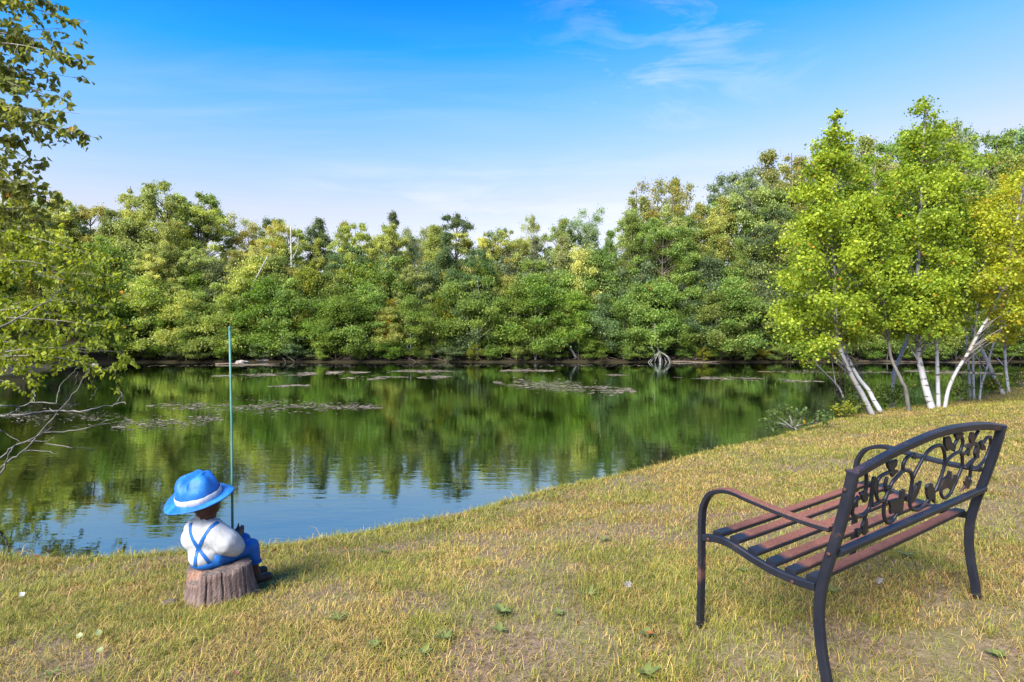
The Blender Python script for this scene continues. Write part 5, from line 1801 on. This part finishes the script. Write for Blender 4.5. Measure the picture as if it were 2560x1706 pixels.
# ------------------------------------------------------------------ floating weed on the pond
m, nt = new_mat('floating_weed')
at = nt.n('ShaderNodeAttribute', attribute_name='lv')
spc = nt.n('ShaderNodeSeparateColor', {0: at.outputs['Color']})
wc = nt.ramp(spc.outputs[0], [(0.0, (0.05, 0.045, 0.02)), (0.45, (0.14, 0.105, 0.06)), (0.8, (0.27, 0.20, 0.14)), (1.0, (0.45, 0.36, 0.28))])
finish(nt, principled(nt, wc, 0.7))
M['weed'] = m


def weed_mat(label, x0, x1, ya, yb, th, n, seed, size=0.09):
    """a strip of floating bits from pixel column x0 to x1, its middle line at rows ya..yb, th rows deep"""
    rng = np.random.RandomState(seed)
    n = int(n * 2.2)
    t = rng.rand(n * 3)
    thick = np.sin(PI * np.clip(t, 0, 1)) ** 0.6
    px_ = x0 + (x1 - x0) * t
    py_ = ya + (yb - ya) * t + rng.normal(size=len(t)) * th * 0.42 * thick
    keep = fbm(px_ * 0.03 + seed, py_ * 0.22, 3) > 0.43
    px_, py_ = px_[keep][:n], py_[keep][:n]
    pts = np.array([tuple(pix_z(a, max(b, 907), WZ)) for a, b in zip(px_, py_)])
    n = len(pts)
    c0 = pts.mean(0)
    s = size * 0.42 * (0.25 + 0.9 * rng.rand(n) ** 2) * np.clip(pts[:, 1] / 14, 0.6, 2.0)
    a = rng.rand(n) * PI
    v = np.empty((n, 5, 3))
    for k in range(5):
        ang = a + 2 * PI * k / 5
        r = s * (0.6 + 0.8 * rng.rand(n))
        v[:, k, 0] = pts[:, 0] - c0[0] + np.cos(ang) * r * 1.7
        v[:, k, 1] = pts[:, 1] - c0[1] + np.sin(ang) * r * 0.7
        v[:, k, 2] = 0.004 + 0.003 * rng.rand(n)
    A = np.ones((n, 5, 4))
    A[:, :, 0] = (rng.rand(n) ** 1.3)[:, None]
    me = mesh_np('floating_weed', v.reshape(-1, 3), 5, M['weed'], {'lv': A.reshape(-1, 4)})
    o = link(bpy.data.objects.new('floating_weed', me))
    o.location = (c0[0], c0[1], WZ)
    tag(o, label, 'pond weed', 'mats of floating weed', 'stuff')


weed_mat('wide brown mat of floating weed crossing behind the rod in mid-pond', 370, 965, 1016, 1018, 20, 900, 1, 0.075)
weed_mat('lower brown mat of floating weed left of the statue hat', 265, 570, 1072, 1046, 22, 520, 2, 0.065)
weed_mat('sparse floating weed under the dead branches', 0, 330, 1040, 1052, 34, 420, 3, 0.06)
weed_mat('long thin strip of floating weed far out behind the rod top', 530, 930, 941, 931, 5, 520, 4, 0.10)
weed_mat('short strip of floating weed below the long one', 670, 800, 967, 963, 4, 110, 5)
weed_mat('floating weed strip left of pond centre near the far shore', 800, 930, 931, 933, 4, 170, 6)
weed_mat('pinkish floating weed strip at the pond centre near the far shore', 955, 1130, 930, 929, 5, 300, 7)
weed_mat('floating weed strip second from the far shore at the pond centre', 855, 1018, 947, 944, 5, 240, 8)
weed_mat('small dark floating weed patch right of the pond centre', 1045, 1128, 945, 943, 5, 150, 9)
weed_mat('brown floating weed patch near the far shore in front of leaning stems', 1250, 1385, 928, 928, 6, 300, 10)
weed_mat('large slanting mat of floating weed right of the pond centre', 1235, 1590, 956, 979, 20, 900, 11, 0.08)
weed_mat('tiny floating weed strip in front of the bleached dead tree', 1520, 1570, 938, 939, 3, 70, 12)
weed_mat('thin line of floating weed reaching towards the birches', 1680, 2060, 943, 955, 6, 380, 13)
weed_mat('orange-brown floating weed seen between the birch trunks', 2260, 2520, 928, 936, 6, 380, 14)
weed_mat('faint floating weed left of the birch trunks', 1900, 2260, 930, 932, 5, 220, 15)
weed_mat('scattered weed bits along the far shore', 300, 1700, 915, 914, 5, 300, 16, 0.07)

# ------------------------------------------------------------------ small things on the lawn
def leaf_obj(name, px, py, size, col, label, cat, seed, curl=0.3, z=None):
    rng = np.random.RandomState(seed)
    size *= 0.7
    p = pix_z(px, py, -0.2)
    for _ in range(6):
        p = pix_z(px, py, gz(p.x, p.y) + 0.035)
    if z is not None:
        p = pix_z(px, py, z)
    V, F = [], []
    nx_, ny_ = 7, 5
    for i in range(nx_):
        t = i / (nx_ - 1)
        w = math.sin(PI * (0.04 + 0.92 * t) ** 0.8) * 0.38 * (1 + 0.15 * math.sin(9 * t + seed))
        for j in range(ny_):
            u = (j / (ny_ - 1) - 0.5) * 2
            V.append(Vector(((t - 0.5), u * w, curl * (u * w) ** 2 * 2 + curl * (t - 0.5) ** 2 * 0.9)) * size)
    for i in range(nx_ - 1):
        for j in range(ny_ - 1):
            a = i * ny_ + j
            F.append((a, a + ny_, a + ny_ + 1, a + 1))
    nb = len(V)
    tube_geo([Vector((0.48, 0, 0.05 * curl)) * size, Vector((0.72, 0.05, 0.10)) * size], [0.02 * size, 0.014 * size], 4, V, F)
    col = tuple(c * 0.7 for c in col)
    m, nt = new_mat(name + '_colour')
    n1 = nt.noise(nt.n('ShaderNodeTexCoord').outputs['Object'], 60, 4, 0.6)
    cc = nt.ramp(n1, [(0.3, tuple(c * 0.55 for c in col)), (0.7, col)])
    finish(nt, nt.n('ShaderNodeMixShader', {0: 0.25, 1: principled(nt, cc, 0.6), 2: nt.n('ShaderNodeBsdfTranslucent', {'Color': cc}).outputs[0]}).outputs[0])
    o = mobj(name, V, F, m, None, True)
    o.location = p
    o.rotation_euler = (rng.uniform(-0.5, 0.5) - 0.25, rng.uniform(-0.4, 0.4), rng.rand() * 2 * PI)
    tag(o, label, cat, 'fallen leaves')
    return o


OR_, RD, YW, PG = (0.62, 0.20, 0.04), (0.42, 0.12, 0.035), (0.60, 0.38, 0.05), (0.34, 0.40, 0.16)
leaf_obj('fallen_leaf', 46, 1384, 0.075, OR_, 'bright orange leaf at the water\'s edge in the left corner', 'leaf', 1)
leaf_obj('fallen_leaf', 92, 1391, 0.05, RD, 'smaller reddish leaf just right of the bright orange one by the water', 'leaf', 2)
leaf_obj('fallen_leaf', 120, 1371, 0.055, (0.45, 0.26, 0.16), 'pinkish-brown leaf floating off the left shore', 'leaf', 3, 0.2, WZ + 0.01)
leaf_obj('fallen_leaf', 638, 1366, 0.045, YW, 'small orange-yellow leaf in the grass behind the statue\'s knee', 'leaf', 4)
leaf_obj('fallen_leaf', 688, 1378, 0.065, OR_, 'curled orange leaf on the bank right of the statue', 'leaf', 5, 0.9)
leaf_obj('fallen_leaf', 862, 1374, 0.05, OR_, 'lone orange leaf on the bank in front of the bright water', 'leaf', 6, 0.6)
leaf_obj('fallen_leaf', 251, 1625, 0.05, PG, 'pale green leaf lowest in the lawn left of the stump', 'leaf', 7)
leaf_obj('fallen_leaf', 246, 1583, 0.05, PG, 'pale green leaf in the lawn, upper right of a close pair', 'leaf', 8)
leaf_obj('fallen_leaf', 199, 1589, 0.045, (0.42, 0.44, 0.20), 'yellowish-green leaf in the lawn, left of a close pair', 'leaf', 9)
leaf_obj('fallen_leaf', 150, 1413, 0.05, (0.5, 0.52, 0.4), 'pale leaf lying near the left shore', 'leaf', 10)
leaf_obj('fallen_leaf', 55, 1486, 0.05, (0.6, 0.6, 0.55), 'whitish leaf in the lawn at the left edge', 'leaf', 11)
leaf_obj('fallen_leaf', 405, 1411, 0.055, (0.5, 0.5, 0.42), 'pale grey leaf left of the statue\'s back', 'leaf', 12)
leaf_obj('fallen_leaf', 1625, 1583, 0.055, OR_, 'green and orange leaf in the lawn left of the bench front leg', 'leaf', 13)
leaf_obj('fallen_leaf', 590, 1683, 0.04, (0.5, 0.2, 0.12), 'small rusty leaf at the bottom of the lawn below the stump', 'leaf', 14)
leaf_obj('fallen_leaf', 2470, 1240, 0.05, (0.36, 0.44, 0.05), 'yellow-green leaf in the lawn behind the bench', 'leaf', 15)

# white feathers
m, nt = new_mat('feather')
finish(nt, principled(nt, (0.36, 0.33, 0.35), 0.8))
for i, (px_i, py_i, sz, lb) in enumerate(((1569, 1466, 0.042, 'white downy feather in the lawn left of the bench'), (2195, 1455, 0.036, 'white downy feather in the grass under the bench back'))):
    rng = np.random.RandomState(i + 3)
    p = pix_z(px_i, py_i, 0.0)
    for _ in range(5):
        p = pix_z(px_i, py_i, gz(p.x, p.y) + 0.035)
    V, F = [], []
    for k in range(34):
        t = k / 34
        s_ = Vector((0, 0, 0.0)) + Vector((0.15 * t, 0, t)) * sz
        for sg in (-1, 1):
            e = s_ + Vector((sg * 0.42 * math.sin(PI * (0.1 + 0.85 * t)), rng.normal() * 0.12, 0.28)) * sz
            tube_geo([s_, (s_ + e) / 2 + Vector((0, 0, 0.02 * sz)), e], [0.0009, 0.0007, 0.0004], 3, V, F, False)
    o = mobj('feather', V, F, m)
    o.location = p - Vector((0, 0, 0.01))
    o.rotation_euler = (0.5, 0, -0.3)
    tag(o, lb, 'feather')


# broad-leaved weeds in the turf
m, nt = new_mat('lawn_weed_leaf')
oi = nt.n('ShaderNodeObjectInfo')
n1 = nt.noise(nt.n('ShaderNodeTexCoord').outputs['Object'], 40, 3)
wc = nt.mix(n1, (0.075, 0.115, 0.028, 1), (0.19, 0.21, 0.055, 1))
finish(nt, nt.n('ShaderNodeMixShader', {0: 0.25, 1: principled(nt, wc, 0.45), 2: nt.n('ShaderNodeBsdfTranslucent', {'Color': wc}).outputs[0]}).outputs[0])


def rosette(px, py, label, seed, size=0.07, n=7, slim=0.3):
    rng = np.random.RandomState(seed)
    p = pix_z(px, py, -0.1)
    for _ in range(5):
        p = pix_z(px, py, gz(p.x, p.y) + 0.01)
    size *= 0.48
    root = empty('lawn_weed', p)
    for k in range(n):
        a = 2 * PI * k / n + rng.rand() * 0.6
        L = size * (0.7 + 0.6 * rng.rand())
        el = 0.35 + 0.7 * rng.rand()
        V, F = [], []
        for i in range(6):
            t = i / 5
            w = slim * L * math.sin(PI * (0.08 + 0.88 * t))
            r, h = L * t * math.cos(el * (1 - 0.7 * t)), L * t * math.sin(el) * (1 - 0.35 * t)
            for u in (-1, 0, 1):
                V.append((math.cos(a) * r - math.sin(a) * u * w, math.sin(a) * r + math.cos(a) * u * w, h + abs(u) * w * 0.35))
        for i in range(5):
            for j in range(2):
                q = i * 3 + j
                F.append((q, q + 3, q + 4, q + 1))
        mobj('leaf', V, F, m, root, True)
    tag(root, label, 'weed', 'broad-leaved weeds in the lawn')


for i, (a, b, sz, n_, sl, lb) in enumerate((
        (1255, 1535, 0.10, 7, 0.33, 'dark broad-leaved weed in mid-lawn, largest between statue and bench'),
        (1395, 1535, 0.06, 5, 0.34, 'pale green small weed right of the large dark weed in mid-lawn'),
        (1250, 1580, 0.08, 6, 0.25, 'bright green weed just below the large dark weed in mid-lawn'),
        (1110, 1600, 0.11, 10, 0.12, 'spiky yellow-green tuft weed left of the mid-lawn weeds'),
        (1475, 1490, 0.11, 11, 0.12, 'bright green grassy tuft in the lawn left of the bench'),
        (935, 1620, 0.07, 6, 0.3, 'blue-green weed at the lower lawn right of the stump'),
        (1620, 1590, 0.07, 6, 0.32, 'round-leaved weed left of the bench front foot'),
        (1060, 1635, 0.08, 6, 0.3, 'dull green weed near the bottom of the lawn centre'),
        (1510, 1352, 0.08, 6, 0.28, 'green weed patch higher on the lawn above the bench front foot'),
        (1330, 1372, 0.06, 6, 0.3, 'small grey-green weed on the upper lawn'),
        (960, 1382, 0.08, 6, 0.28, 'dark green weed near the bank at the lawn centre'),
        (845, 1552, 0.10, 8, 0.14, 'long-leaved grass weed right of the stump'),
        (1855, 1428, 0.07, 7, 0.2, 'bright yellow-green weed under the bench seat rail'),
        (1620, 1690, 0.09, 7, 0.3, 'broad green weed at the bottom edge left of the bench rear leg'),
        (125, 1690, 0.10, 5, 0.2, 'upright green leaf weed at the bottom left edge'),
        (2265, 1390, 0.09, 8, 0.22, 'green weed in the grass behind the bench seat'),
        (2490, 1640, 0.07, 6, 0.3, 'yellow-green weed in the lower right corner of the lawn'),
        (2080, 1480, 0.08, 7, 0.25, 'green weed beside the rear bench leg'))):
    rosette(a, b, lb, 200 + i, sz, n_, sl)
